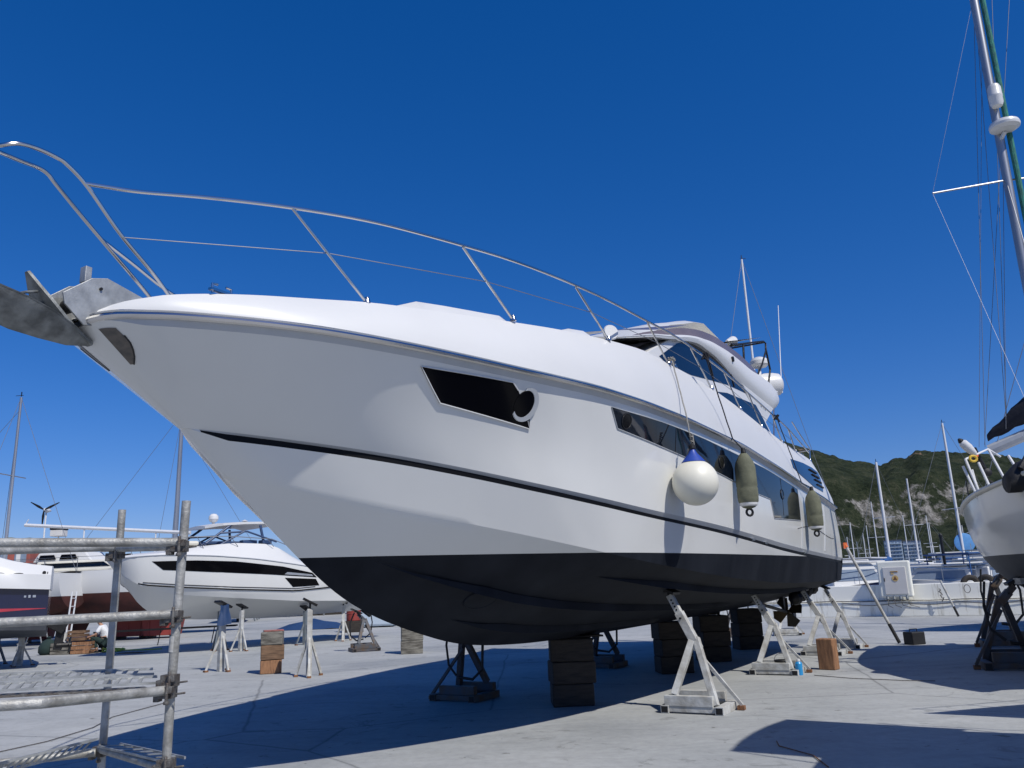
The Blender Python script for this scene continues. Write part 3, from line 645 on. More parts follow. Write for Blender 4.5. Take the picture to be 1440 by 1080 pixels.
for s in (1,-1):
    for a, b in (st if s > 0 else st[1:]):
        m = MB(fy); m.tube((a[0],s*a[1],a[2]),(b[0],s*b[1],b[2]),.013,8); sn = build(m, 'stanchion', 'steel', yacht)
        m = MB(fy); m.lathe([(.035,-.01),(.03,.02),(.018,.05)], (b[0],s*b[1],b[2]), (0,0,1), 12); build(m, 'stanchion_base', 'steel', sn)
    m = MB(fy); wr = [(-7.3,.15,4.36)]+[tuple(a[k]+(b[k]-a[k])*.46 for k in range(3)) for a,b in st[:9]]
    m.path([(p[0],s*p[1],p[2]) for p in (wr if s > 0 else wr[2:])], .004, 5); build(m, 'guard_wire', 'wire', yacht)
    for u,v,z in ((-6.78,.64,3.96),(-.2,1.95,4.54),(8.0,1.94,4.20)):
        m = MB(fy); m.path([(u-.09,s*v,z-.02),(u-.09,s*v,z+.05),(u-.04,s*v,z+.055)], .010, 8); m.path([(u+.09,s*v,z-.02),(u+.09,s*v,z+.05),(u+.04,s*v,z+.055)], .010, 8); m.box((u,s*v,z+.005),(.22,.04,.02)); build(m, 'cleat', 'steel', yacht)
# deck flood lamp
m = MB(fy); m.lathe([(.03,0),(.085,.02),(.10,.07),(.09,.09)], (-1.86,1.72,4.63), (-.6,.75,.1), 18); m.tube((-1.86,1.72,4.62),(-1.86,1.66,4.4),.02,8); build(m, 'deck_lamp', 'gel2', yacht)
# side glass of the saloon
SW1 = [(-.28,4.694),(.17,4.90),(.60,5.09),(1.16,5.27),(1.50,5.35),(2.06,5.40),(2.81,5.42),(3.27,5.36),(4.02,5.25),(4.47,5.17),(4.72,5.01),(3.9,4.974),(3.07,4.923),(2.17,4.824),(1.08,4.695),(.43,4.655),(-.01,4.647)]
sg = side_panel(SW1, 'side_window', 'blueglass', .006, vf=lambda u,z: cv(z))
m = MB(fy)
for u0,z0,u1,z1 in ((2.27,4.87,2.10,5.38),(3.53,4.97,3.37,5.33)):
    for s in (1,-1): m.tube((u0,s*(cv(z0)+.01),z0),(u1,s*(cv(z1)+.01),z1),.012,6)
build(m, 'glass_joint', 'black', sg)
SW2 = [(2.40,4.673),(2.98,4.759),(3.80,4.809),(4.93,4.879),(5.26,4.734),(5.80,4.42),(5.15,4.40),(3.72,4.45),(2.6,4.56)]
side_panel(SW2, 'lower_side_window', 'blueglass', .006, vf=lambda u,z: cv(z))
# flybridge moulding
ct = [(-1.62,4.66),(-1.3,4.745),(-.6,4.95),(.06,5.09),(.7,5.26),(1.35,5.40),(2.31,5.545),(3.37,5.60),(4.3,5.585),(4.85,5.56),(5.70,5.60),(6.65,5.585),(7.2,5.53),(7.43,5.46)]
cb = [(-1.62,4.60),(-1.04,4.655),(-.61,4.83),(.12,4.99),(.85,5.185),(1.49,5.29),(2.43,5.295),(2.9,5.25),(3.75,5.14),(4.11,5.09),(5.2,5.02),(6.34,4.97),(7.1,5.22),(7.43,5.34)]
m = MB(fy); rows = []
for k in range(61):
    u = -1.62+9.05*k/60; a = smoothed(ct,u,.25); b = min(smoothed(cb,u,.2), a-.03); b = max(b, a-.035-.02*(k/6)) if k < 14 else b; f = 1.85 if u < 6.3 else 1.85-.12*(u-6.3)**2
    sk = max(0,-u)*.0; L_ = a-b
    half = [(u,f-.10*min(1,L_*2),b),(u,f-.01,b+L_*.25),(u,f,b+L_*.5),(u,f-.02,a-L_*.2),(u,f-.07,a-.01),(u,f-.14,a)]
    fwdb = -.75*max(0,1-max(0,u+1.62)/3.5)
    inner = [(u+fwdb*(1-(q/1.7)**2), q, a+.03*(1-(q/1.7)**2)) for q in (1.5,1.0,.5,0,-.5,-1.0,-1.5)]
    under = [(u+fwdb*(1-(q/1.7)**2), q, b) for q in (-1.5,-1.0,-.5,0,.5,1.0,1.5)]
    rows.append(half+inner+[(p[0],-p[1],p[2]) for p in reversed(half)]+under)
m.grid(rows, True); n = len(rows[0]); m.add(rows[0],[tuple(range(n))]); m.add(rows[-1],[tuple(range(n))])
fb = build(m, 'flybridge', 'gel2', yacht, smooth=40)
for s in (1,-1):
    m = MB(fy); m.prism([(4.05,s*1.80,5.12),(6.34,s*1.80,5.03),(5.62,s*1.76,4.60),(5.2,s*1.74,4.52)],(0,-.12*s,0)); build(m, 'flybridge_wing', 'gel2', yacht, smooth=0, bevel=.02)
m = MB(fy); m.box((5.35,1.795,4.93),(.10,.012,.025)); m.box((5.52,1.795,4.92),(.05,.012,.025)); m.box((5.66,1.795,4.91),(.08,.012,.025)); build(m, 'side_marking', 'silver', fb, smooth=0)
m = MB(fy); m.lathe([(.05,0),(.05,.03),(.03,.035)], (3.3,1.845,5.42), (0,1,0), 14); build(m, 'side_lamp', 'dirty', fb)
# wind deflector
sh = [(-1.2,4.75),(-.80,4.92),(0,5.16),(.52,5.31),(.99,5.45),(1.5,5.57),(2.06,5.68),(2.87,5.78),(3.68,5.80),(4.64,5.80),(5.3,5.75),(5.65,5.70)]
m = MB(fy); rows = []
for k in range(41):
    u = -1.1+6.75*k/40; t = smoothed(sh,u,.3); b = interp(ct,u)-.03; fwdb = -.75*max(0,1-max(0,u+1.62)/3.5)
    rows.append([(u,1.74,b),(u,1.69,t),(u,1.672,t-.002),(u,1.72,b)])
m.grid(rows); m.grid([[(p[0],-p[1],p[2]) for p in r] for r in rows]); build(m, 'wind_deflector', 'brownglass', fb, smooth=40)
m = MB(fy); rows = []
for k in range(17):
    q = k/8-1; rows.append([(-.1-.7*(1-q*q), q*1.70, 5.12+.02), (1.5-.5*(1-q*q), q*1.68, 5.60+.03)])
m.grid(rows); build(m, 'front_deflector', 'brownglass', fb, smooth=40)
# helm console cowl, seats
m = MB(fy); cw = [(1.3,5.45),(1.97,5.90),(2.62,6.15),(3.3,6.34),(3.88,6.52),(4.52,6.66),(5.0,6.62),(5.5,6.58),(5.9,6.2),(6.1,5.4)]
rows = [[(u, 1.04*q*(.9+.1*min(1,k/3)), z-.10*abs(q)**6) for q in [j/6-1 for j in range(13)]]+[(u,-1.0,5.3),(u,1.0,5.3)] for k,(u,z) in enumerate(cw)]
m.grid(rows, True); m.add(rows[0],[tuple(range(15))]); m.add(rows[-1],[tuple(range(15))]); build(m, 'helm_cowl', 'gel2', fb, smooth=45)
m = MB(fy); m.lathe([(.03,0),(.05,.1),(.10,.36),(.105,.38)], (4.75,1.4,6.18), (.95,.05,.22), 16); m.tube((4.85,1.4,6.2),(4.85,1.4,5.7),.025,8); build(m, 'horn', 'gel2', fb)
# radar arch / bimini frame at the back of the flybridge
m = MB(fy)
for s in (1,-1):
    m.path([(4.3,s*1.6,5.98),(4.9,s*1.6,6.12),(6.2,s*1.6,6.47),(7.0,s*1.6,6.68),(7.2,s*1.6,6.68),(7.15,s*1.6,6.5),(6.6,s*1.6,6.05),(5.9,s*1.6,5.60)], .020, 8)
    m.path([(5.2,s*1.6,6.18),(5.1,s*1.6,5.7)], .022, 8); m.path([(7.15,s*1.6,6.55),(7.35,s*1.6,6.1),(7.1,s*1.55,5.6)], .022, 8)
for u,z in ((4.9,6.12),(6.2,6.47),(7.1,6.68)): m.tube((u,-1.6,z),(u,1.6,z),.018,8)
build(m, 'arch_frame', 'dirty', fb)
m = MB(fy); m.grid([[(u,v,5.50+.012*(u-4.3)+ (6.02+.27*(u-4.3))-5.50) for v in (-1.55,-.7,0,.7,1.55)] for u in (4.4,5.2,6.2,7.1)]); m.grid([[(u,v,.03+(6.02+.27*(u-4.3))) for v in (-1.55,-.7,0,.7,1.55)] for u in (4.4,5.2,6.2,7.1)]); build(m, 'folded_canopy', 'cream', fb)
m = MB(fy); m.lathe([(.02,-.08),(.16,-.08),(.21,-.03),(.21,.05),(.17,.11),(.08,.15),(.01,.16)], (7.9,1.25,6.42), (0,0,1), 24); m.tube((7.9,1.25,6.36),(7.6,1.25,5.5),.04,8); build(m, 'radar_dome', 'gel2', fb)
m = MB(fy); m.lathe([(.01,-.68),(.16,-.66),(.25,-.60),(.28,-.46),(.28,-.02),(.295,-.01),(.295,.01),(.28,.02),(.28,.46),(.25,.60),(.16,.66),(.01,.68)], (7.95,1.05,5.92), (.55,.83,.06), 24); build(m, 'liferaft_canister', 'gel2', fb)
m = MB(fy)
for d in (-.35,.35): m = MB(); m.path([(7.95+.55*d+.30*cos(a)*-.83, 1.05+.83*d+.30*cos(a)*.55, 5.92+.06*d+.30*sin(a)) for a in [2*pi*i/16 for i in range(16)]], .012, 6, closed=True); build(m, 'canister_strap', 'wire', fb)
m = MB(); m.tube((8.9,1.6,6.15),(9.1,1.6,5.85),.012,6); m.tube((8.5,1.6,5.85),(9.1,1.6,5.85),.012,6); build(m, 'canister_bracket', 'wire', fb)
m = MB(fy); m.tube((8.78,1.5,5.85),(8.83,1.5,6.1),.022,8); m.tube((7.0,1.6,5.5),(8.8,1.5,5.9),.02,6); m.tube((8.83,1.5,6.1),(9.55,1.5,8.25),.013,8,.008); build(m, 'whip_antenna', 'aluw', fb)
# aft overhang post and stern rail
m = MB(fy); m.tube((6.3,1.72,4.15),(6.6,1.75,5.1),.02,8); m.path([(6.9,2.02,4.8),(7.6,2.0,4.66),(8.9,1.96,4.44),(8.95,1.5,4.42),(8.95,-1.5,4.42)], .014, 8); build(m, 'stern_rail', 'steel', yacht)
# shafts, propellers, rudders, exhaust housings
for s in (1,-1):
    m = MB(fy); m.tube((6.2,s*.95,1.18),(9.3,s*.95,.82),.035,10); m.bar((8.9,s*.95,.88),(8.9,s*.95,1.3),.05,.16); sf = build(m, 'propeller_shaft', 'dirty', yacht)
    m = MB(fy)
    for k in range(4):
        a = pi/2*k+.4; c = Vector((9.25,s*.95,.83)); r_ = Vector((0,cos(a),sin(a))); t_ = Vector((.35,-sin(a),cos(a))).normalized()
        m.prism([c+r_*.05-t_*.05, c+r_*.28-t_*.16, c+r_*.36, c+r_*.28+t_*.16, c+r_*.05+t_*.05], (.015,0,0))
    m.tube((9.15,s*.95,.84),(9.4,s*.95,.81),.06,10); build(m, 'propeller', 'bronze', sf)
    m = MB(fy); m.prism([(9.55,s*.95,1.25),(9.95,s*.95,1.28),(9.9,s*.95,.62),(9.65,s*.95,.60)],(0,.04*s,0)); build(m, 'rudder', 'dirty', yacht, smooth=0, bevel=.01)
m = MB(fy)
for k in range(9): m.lathe([(.02,-.16),(.13,-.1),(.16,0),(.12,.1),(.02,.15)], (8.4+.22*k,1.35+.06*sin(k*2.),1.16+.03*k+.04*sin(k*1.7)), (1,.2,.1), 10)
build(m, 'trim_tab_cover', 'dirty', yacht)

# ------------------------------------------------------------------ fenders hanging from the guard rail
def fender_group(): return None
def rope(mb, a, b, r=.008, n=10, sag=.0):
    a = Vector(a); b = Vector(b); mb.path([a.lerp(b,k/n)+Vector((.002*sin(k*2.2),0,-sag*sin(pi*k/n))) for k in range(n+1)], r, 6)
def ball_c(u, z, extra): return Vector(W(u, hv(u, z)+extra, z))
c = ball_c(-.93, 2.83, .30)
t = thing('ball_fender', 'big round cream ball fender with a blue cone top hanging on the yacht side', 'fender', tuple(c))
m = MB(); m.lathe([(.285*sin(a), -.285*cos(a)) for a in [pi*i/24 for i in range(22)]]+[(.06,.30)], (0,0,0), (0,0,1), 36); build(m, 'ball', 'fendw', t, smooth=50)
m = MB(); m.lathe([(.150,.250),(.105,.305),(.06,.355),(.035,.40),(.03,.42)], (0,0,0), (0,0,1), 24); build(m, 'blue_cone', mat('fender_blue',(.02,.06,.33),.45), t, smooth=50)
m = MB(); m.lathe([(.02,.40),(.045,.42),(.045,.46),(.02,.48)], (0,0,0), (0,0,1), 12); build(m, 'eyelet', 'black', t)
m = MB(); a_ = Vector(W(-1.36,2.11,4.62)); rope(m, (c.x,c.y,c.z+.44), Vector(W(-.82,2.27,3.72)), .009); rope(m, Vector(W(-.82,2.27,3.72)), Vector(W(-.44,2.02,4.55)), .009); m.path([c+Vector((.02*sin(k*2.5),.02*cos(k*2.5),.44+.012*k)) for k in range(16)], .010, 6); m.path([(c.x+.02,c.y,c.z+.6),(c.x+.03,c.y,c.z+.42)], .008, 6)
rp_ = Vector(W(-.62,2.04,4.56)); m.path([Vector(W(-.42,2.0,4.58))+Vector((.05*cos(k*1.7),.04*sin(k*1.7),.02*sin(k*2.7))) for k in range(18)], .011, 6)
build(m, 'rope', 'ropew', t, world=True)
def cyl_fender(u, zc, L, r, label, top_uvz, mt='fendo'):
    c = ball_c(u, zc, r+.03); t = thing('cylinder_fender', label, 'fender', tuple(c), 0, 'long olive fenders on the yacht side')
    m = MB(); pf = [(.03,-L/2-.10),(.09,-L/2-.08),(r*.96,-L/2+.0),(r,-L/2+.05),(r*1.02,-.12),(r*.97,-.10),(r*1.02,-.08),(r,L/2-.12),(r*.85,L/2-.03),(r*.5,L/2+.06),(.05,L/2+.09)]
    m.lathe(pf, (0,0,0), (0,0,1), 24); build(m, 'cover', mt, t, smooth=45)
    m = MB(); m.lathe([(r*.9,-L/2-.015),(r*.86,-L/2-.05),(.06,-L/2-.09)], (0,0,0), (0,0,1), 20); build(m, 'white_end', 'gel2', t)
    m = MB(); m.path([(.045*cos(a),0,-L/2-.15+.05*sin(a)) for a in [2*pi*i/12 for i in range(12)]], .018, 8, closed=True); m.lathe([(.02,L/2+.07),(.04,L/2+.10),(.03,L/2+.17)], (0,0,0),(0,0,1),10); build(m, 'eye', 'black', t)
    m = MB(); tp = Vector(W(*top_uvz)); mid = Vector(W(top_uvz[0]+(u-top_uvz[0])*.75, interp(tR,u)+.03, interp(zRt,u)+.03))
    rope(m, tuple(c+Vector((0,0,L/2+.15))), mid, .009); rope(m, mid, tp, .009); m.path([tp+Vector((.05*cos(k*1.9),.04*sin(k*1.9),.05*sin(k*2.3)-.004*k)) for k in range(16)], .013, 6)
    build(m, 'rope', 'ropeb', t, world=True)
cyl_fender(1.30, 3.04, .62, .148, 'olive covered long fender hanging just aft of the round ball fender', (.45,2.21,4.80))
cyl_fender(5.95, 2.86, .58, .148, 'olive covered long fender nearest the stern, by the end of the hull window', (4.5,2.23,4.52))

# ------------------------------------------------------------------ boat stands
def yard_stand(mt, name='boat_stand', h=1.47, lean=-.30):
    """local x points away from the hull, y along it"""
    t = thing(name, '', 'boat stand')
    m = MB()
    for x in (-.36,.36): m.box((x,0,.05),(.11,.72,.10)); 
    for y in (-.31,.31): m.box((0,y,.055),(.62,.06,.07))
    build(m, 'base_frame', mt, t, smooth=0, bevel=.004)
    for x in (-.36,.36):
        for y in (-.3605,.3605): m = MB(); m.box((x,y,.05),(.085,.004,.075)); build(m, 'tube_opening', 'dirty', t, smooth=0)
    m = MB(); m.box((-.04,-.30,.155),(.64,.10,.13)); m.box((-.04,.24,.155),(.64,.10,.13)); build(m, 'cross_beam', mt, t, smooth=0, bevel=.006)
    J = Vector((.0,0,.86)); T = Vector((lean,0,h))
    for foot in ((-.24,-.28,.22),(.30,-.28,.10)):
        m = MB(); m.bar(foot, J+Vector((.02 if foot[0] > 0 else -.02,0,.05)), .085, .085, (0,1,0)); build(m, 'leg', mt, t, smooth=0, bevel=.006)
    m = MB(); m.bar((.50,.18,.06), J+Vector((.02,0,-.12)), .04, .04, (0,1,0)); build(m, 'brace', mt, t, smooth=0)
    m = MB(); m.box((.49,.17,.03),(.09,.09,.05)); build(m, 'foot_plate', 'rust', t, smooth=0)
    m = MB(); m.bar(J-(T-J)*.15, J.lerp(T,.62), .11, .11, (0,1,0)); build(m, 'post', mt, t, smooth=0, bevel=.006)
    m = MB(); m.bar(J.lerp(T,.45), T, .085, .085, (0,1,0))
    ps = build(m, 'inner_post', mt, t, smooth=0, bevel=.004)
    m = MB()
    for q in (.68,.75,.82,.89): m.tube(J.lerp(T,q)+Vector((0,-.046,0)), J.lerp(T,q)+Vector((0,-.0435,0)), .014, 10)
    m.tube(J.lerp(T,.5)+Vector((0,-.09,0)),J.lerp(T,.5)+Vector((0,.09,0)),.014,8)
    build(m, 'pin_hole', 'dirty', ps)
    m = MB(); m.tube(T, T+Vector((-.03,0,.07)), .022, 10); R = Matrix.Rotation(radians(25),3,'Y'); m.box(T+Vector((-.05,0,.09)), (.34,.30,.04), R); m.box(T+Vector((-.05,0,.07)), (.10,.24,.04), R); build(m, 'pad', 'dirty', t, smooth=0, bevel=.006)
    return t
VA = math.atan2(-.5045,.8634)
stA = yard_stand('paintgrey'); stA.location = (2.30,11.42,0); stA.rotation_euler = (0,0,VA); RM[stA.name] = Matrix.Translation(stA.location) @ Matrix.Rotation(VA,4,'Z')
stA['label'] = 'nearest pale painted A-frame stand propping the bow half of the big yacht'; stA['group'] = 'A-frame stands under the big yacht'
G = stA['group']
dup(stA, (4.48,15.20,0), VA, 'pale A-frame stand with a blue can at its base', G, (1,1,.92))
dup(stA, (6.40,18.26,0), VA, 'pale A-frame stand behind the upright orange timber block', G, (1,1,.89))
dup(stA, (7.35,19.6,0), VA, 'pale A-frame stand nearest the yacht stern', G, (.9,.9,.88))
stB = yard_stand('standdark', h=1.05, lean=-.2); stB.location = (-.92,13.45,0); stB.rotation_euler = (0,0,VA+pi)
stB['label'] = 'dark A-frame stand with hanging straps under the yacht bow, deep in shade'; stB['group'] = G; RM[stB.name] = Matrix.Translation(stB.location) @ Matrix.Rotation(VA+pi,4,'Z')
m = MB(); m.path([(-.30,.05,1.1),(-.42,.1,.8),(-.40,.1,.45),(-.22,.1,.30),(0,.15,.33)], .022, 6); m.path([(.2,.1,1.12),(.26,.1,.8),(.22,.1,.5),(.05,.15,.36)], .018, 6); build(m, 'strap', 'black', stB)
dup(stB, (1.60,17.45,0), VA+pi, 'dark A-frame stand on the far side behind the nearest keel blocks', G)
dup(stB, (4.85,22.6,0), VA+pi, 'dark A-frame stand on the far side near the stern', G)
dup(stB, (6.1,24.3,0), VA+pi+.4, 'spare dark A-frame stand beyond the stern, left one of the pair', G, (.9,.9,1.1))
dup(stA, (7.5,24.2,0), VA+.3, 'spare pale A-frame stand beyond the stern in front of the wall', G, (.9,.9,.8))

# ------------------------------------------------------------------ timber blocks
def block(loc, d, rz, mt, label, group, bev=.018, cat='timber block'):
    m = MB(); d = Vector(d); nx = 3
    vs = []
    m.box((0,0,d.z/2), tuple(d)); r = thing('timber_block', label, cat, loc, rz, group)
    o = build(m, 'timber', mt, r, smooth=0, bevel=bev); return r
def stack(x, y, rz, hs_, mts, where, w=.60, dp=.46, group='timber keel blocks under the big yacht'):
    z = 0; n = len(hs_)
    names = {1:['only'],2:['bottom','top'],3:['bottom','middle','top'],4:['bottom','second','third','top']}[n]
    for k, h in enumerate(hs_):
        a = rz+(.0 if k%2 == 0 else .06)+random.uniform(-.04,.04)
        block((x+random.uniform(-.02,.02),y,z), (w-.05*random.random(), dp+.03*random.random(), h-.004), a, mts[k%len(mts)], '%s %s timber block of the stack %s' % (names[k], {'wooddark':'dark','wood':'brown','wood2':'orange brown','woodgrey':'grey'}[mts[k%len(mts)]], where), group)
        z += h
stack(.70,12.42,.05,[.30,.30,.31],['wooddark'],'under the keel right behind the near stand', .62,.5)
stack(2.78,15.95,.1,[.30,.30,.31],['wooddark'],'second from the bow under the keel', .62,.5)
stack(3.95,17.75,.1,[.30,.30,.31],['wooddark'],'third from the bow under the keel', .62,.5)
stack(5.35,20.3,.1,[.30,.30,.32],['wooddark'],'fourth from the bow under the keel', .62,.5)
m = MB(); m.box((0,0,.013),(.75,.3,.026)); r = thing('timber_plank', 'thin dark plank on top of the nearest keel blocks', 'plank', (.78,12.45,.908), .3); build(m, 'plank', 'wooddark', r, smooth=0)
stack(-5.53,18.9,.25,[.29,.31,.28],['wood2','wood','woodgrey'],'left of the white post stand', .50,.5, 'timber blocks standing free')
m = MB(); m.box((0,0,.012),(.42,.36,.024)); r = thing('paint_board', 'faded pink painted board on top of the orange timber stack', 'board', (-5.5,18.88,.884), .35); build(m, 'board', 'pink', r, smooth=0)
stack(-2.95,22.95,.1,[.34,.33,.31],['woodgrey'],'standing alone beyond the yacht bow', .62,.55, 'timber blocks standing free')
r = block((5.47,15.45,0),(.30,.22,.53),-.75,'wood2','upright orange brown timber block standing beside the second pale stand','timber blocks standing free')
t = thing('paint_can', 'bright blue spray can standing in front of the second pale stand', 'can', (4.72,14.80,0))
m = MB(); m.lathe([(.055,0),(.06,.01),(.06,.19),(.045,.215),(.03,.22)], (0,0,0),(0,0,1),20); build(m, 'can_body', 'canblue', t)
m = MB(); m.lathe([(.03,.22),(.034,.225),(.034,.26),(.02,.265)], (0,0,0),(0,0,1),16); build(m, 'cap', 'gel2', t)
t = thing('bucket', 'small black bucket behind the blue can', 'bucket', (4.50,15.0,0))
m = MB(); m.lathe([(.10,0),(.125,.22),(.135,.23),(.13,.24),(.10,.235)], (0,0,0),(0,0,1),20); build(m, 'bucket_body', 'black', t)
m = MB(); m.path([(.13*cos(a),0,.23+.12*sin(a)) for a in [pi*i/10 for i in range(11)]], .006, 6); build(m, 'handle', 'wire', t)

# ------------------------------------------------------------------ post stands with tripod feet
def post_stand(mt, h=1.45, name='post_stand'):
    t = thing(name, '', 'boat stand')
    m = MB(); m.box((0,0,h*.46),(.11,.11,h*.92)); build(m, 'post', mt, t, smooth=0, bevel=.006)
    for k in range(3):
        a = k*2*pi/3+.5; m = MB(); m.bar((.03*cos(a),.03*sin(a),.78),(.29*cos(a),.29*sin(a),.03),.045,.045); lg = build(m, 'leg', mt, t, smooth=0)
        m = MB(); m.box((.29*cos(a),.29*sin(a),.02),(.08,.08,.04)); build(m, 'foot', 'rust', lg, smooth=0)
    m = MB(); m.tube((0,0,h*.9),(0,0,h),.022,8); R = Matrix.Rotation(radians(28),3,'Y'); m.box((0,0,h+.02),(.32,.26,.05), R); build(m, 'pad', 'dirty', t, smooth=0, bevel=.005)
    return t
ps = post_stand('paintgrey', 1.47); ps.location = (-4.42,17.75,0); ps.rotation_euler = (0,0,.3); ps['label'] = 'white painted post stand with a tilted square pad, standing free'; ps['group'] = 'post stands in the yard'
GP = ps['group']
pd = post_stand('standblue', 1.3); pd.location = (-9.6,27.0,0); pd['label'] = 'blue grey post stand under the bow of the black-windowed cruiser'; pd['group'] = GP
dup(ps, (-6.95,19.75,0), .9, 'pale free post stand with a blue cloth near the orange timber stack', GP, (1.1,1.1,1.0))
t = thing('cloth', 'blue grey cloth draped on the head of the post stand left of the timber stack', 'cloth', (-6.9,19.7,1.18), .4)
m = MB(); rows = [[(.10*(i/5-.5)*2*(1+.08*j)+.02*sin(i*2+j), -.08-.02*sin(i*1.7)-.01*j, .30-.09*j-.02*sin(i)) for i in range(6)] for j in range(6)]; m.grid(rows); m.grid([[(p[0],p[1]+.02,p[2]) for p in r] for r in rows]); build(m, 'fabric', 'bluefr', t, smooth=60)
dup(stB, (-4.50,24.4,0), .4, 'grey A-frame stand standing free beyond the yacht forefoot', G, (.95,.95,.97))
dup(ps, (-6.2,29.6,0), .2, 'pale post stand under the stern of the black-windowed cruiser', GP, (1,1,.88))
dup(pd, (-7.2,28.3,0), 1.2, 'blue grey post stand midway under the black-windowed cruiser', GP, (1,1,.9))
dup(ps, (-8.7,26.4,0), 1., 'pale post stand at the bilge of the black-windowed cruiser', GP, (1,1,.9))
dup(ps, (-13.95,23.75,0), .1, 'pale post stand with splayed feet under the navy cruiser stern', GP, (1.1,1.1,.70))
dup(pd, (-15.1,24.5,0), .8, 'dark post stand behind the pale one under the navy cruiser', GP, (1.2,1.2,.80))

# ------------------------------------------------------------------ generic boats
def sail_rings(L, B, zb, zs0, zs1, tr=.75, n=26, na=11, over=.5, full=.8):
    R = []
    for i in range(n+1):
        t = i/n; x = L/2-L*t
        b = B/2*(sin(pi/2*min(1,t/.55))**.85 if t < .55 else 1-(1-tr)*((t-.55)/.45)**2)
        zs = zs0+(zs1-zs0)*t-.10*sin(pi*t); z0 = zb+(zs-.15-zb)*max(0,1-t/.20)**2+(zs1-zb)*.25*max(0,(t-.6)/.4)**2
        ring = []
        for j in range(na+1):
            f = pi/2*j/na; ring.append(Vector((x+over*(1-t)**4*(j/na), b*sin(f)**full, z0+(zs-z0)*(1-cos(f))**.9)))
        R.append(ring)
    return R
def power_rings(L, B, zb, zs0, zs1, n=26, chine=.42, hump=.0):
    R = []
    for i in range(n+1):
        t = i/n; x = L/2-L*t; b = B/2*(sin(pi/2*min(1,t/.6))**.72); bc = B/2*.86*(sin(pi/2*min(1,max(0,t-.08)/.6))**1.05)
        zs = zs0+(zs1-zs0)*t**1.6+hump*sin(pi*t); zk = zb+(zs0-.25-zb)*max(0,1-t/.26)**2.0
        zc = zb+(zs-zb)*(chine-.22*t)+(zs0-zb)*.42*max(0,1-t/.5)**1.8; zc = min(max(zc,zk+.02),zs-.1)
        K = Vector((x-.0,0,zk)); C_ = Vector((x,bc,zc)); S = Vector((x+.25*(1-t)**3,b,zs)); ring = [K.lerp(C_,q) for q in (0,.33,.66,1)]
        ring += [C_.lerp(S,q)+Vector((0,-.05*sin(pi*q)*(1-t),0)) for q in (.02,.25,.5,.75,1)]
        R.append(ring)
    return R
def hull_from(R, parent, wl, mu, ml, deckmat='gel2', names=('hull','underwater_hull'), camber=.08):
    m = MB(); m.grid(R); m.grid([[Vector((p.x,-p.y,p.z)) for p in r] for r in R]); e = R[-1]; m.grid([e,[Vector((p.x,-p.y,p.z)) for p in e]])
    split_obj(m, wl, names[0], names[1], mu, ml, parent, smooth=35)
    m = MB(); m.grid([[Vector((r[-1].x, r[-1].y*(1-2*q)*.985, r[-1].z+.01+camber*sin(pi*q))) for q in (0,.15,.3,.5,.7,.85,1)] for r in R]); build(m, 'deck', deckmat, parent)
def rings_bvh(R):
    m = MB(); m.grid(R); return BVHTree.FromPolygons([Vector(v) for v in m.v], m.f)
def cabin_on(parent, x0, x1, w, z0, z1, rake=.5, name='cabin', mt='gel2', win=True, winmat='blueglass'):
    m = MB(); P = [(x0,z0),(x1,z0),(x1+rake*.4,z1),(x0-rake,z1)]
    P = [(x1,z0),(x1+.2*rake,z1),(x0-rake,z1),(x0,z0)]
    n = 4; wt = w*.86; ws = [w,wt,wt,w]
    m.add([(x,y/2,z) for (x,z),y in zip(P,ws)]+[(x,-y/2,z) for (x,z),y in zip(P,ws)], [(0,1,2,3),(4,5,6,7)]+[(i,(i+1)%4,(i+1)%4+4,i+4) for i in range(4)])
    c = build(m, name, mt, parent, smooth=0, bevel=.05)
    if win:
        for s in (1,-1):
            a,b = .35,.78; h = z1-z0
            def y_at(q): return s*((w+(wt-w)*q)/2+.012)
            xa = x1+.25; xb = x0-rake*.9-.1
            m = MB(); m.prism([(xa,y_at(a),z0+h*a),(xa+.1,y_at(b),z0+h*b),(xb,y_at(b),z0+h*b),(xb+.35,y_at(a),z0+h*a)],(0,.012*s,0)); build(m, 'cabin_window', winmat, c, smooth=0)
    return c
def mast_on(parent, x, z0, h, r=.075, spreaders=((.45,.9),), stays=None, mt='alu', boom=None, cover=None, y=0, rake=0., wirer=.010, bend=0.):
    top = Vector((x+rake,y,z0+h)); b = Vector((x,y,z0)); m = MB(); m.path([b,b.lerp(top,.5),top], r, 10, r1=r*.7); ms = build(m, 'mast', mt, parent)
    for f,l in spreaders:
        p = b.lerp(top,f); m = MB(); m.tube(p+Vector((0,-l,.03)), p+Vector((0,l,.03)), .022, 6); build(m, 'spreader', mt, ms)
    m = MB(); m.box(top+Vector((.08,0,.08)),(.35,.02,.02)); m.box(top+Vector((.0,0,.14)),(.03,.03,.2)); build(m, 'masthead_vane', 'dirty', ms, smooth=0)
    if stays:
        m = MB()
        for q in stays: m.tube(top if len(q) < 4 else b.lerp(top,q[3]), q[:3], wirer, 5)
        build(m, 'rigging_wire', 'wire', parent)
    if boom:
        L_, zb = boom; m = MB(); m.tube((x,y,zb),(x-L_,y,zb+.05),.06,8); bo = build(m, 'boom', mt, parent)
        if cover:
            m = MB(); m.grid([[(x+.05-L_*q, y+.16*(1-.55*q)*cos(a), zb+.12+(.28*(1-.6*q))*(.35+sin(a))*.8+.02*sin(q*23)) for a in [2*pi*i/12 for i in range(12)]] for q in [k/12 for k in range(13)]], True); build(m, 'sail_cover', cover, bo, smooth=60)
    return ms

# white cruiser with black window band (yard, left of the big yacht)
cr = thing('motor_cruiser', 'white motor cruiser with long black hull window and a hardtop, behind the bow', 'motor boat', (-12.4+.7071*4.9, 25+.7071*4.9, 0), radians(225))
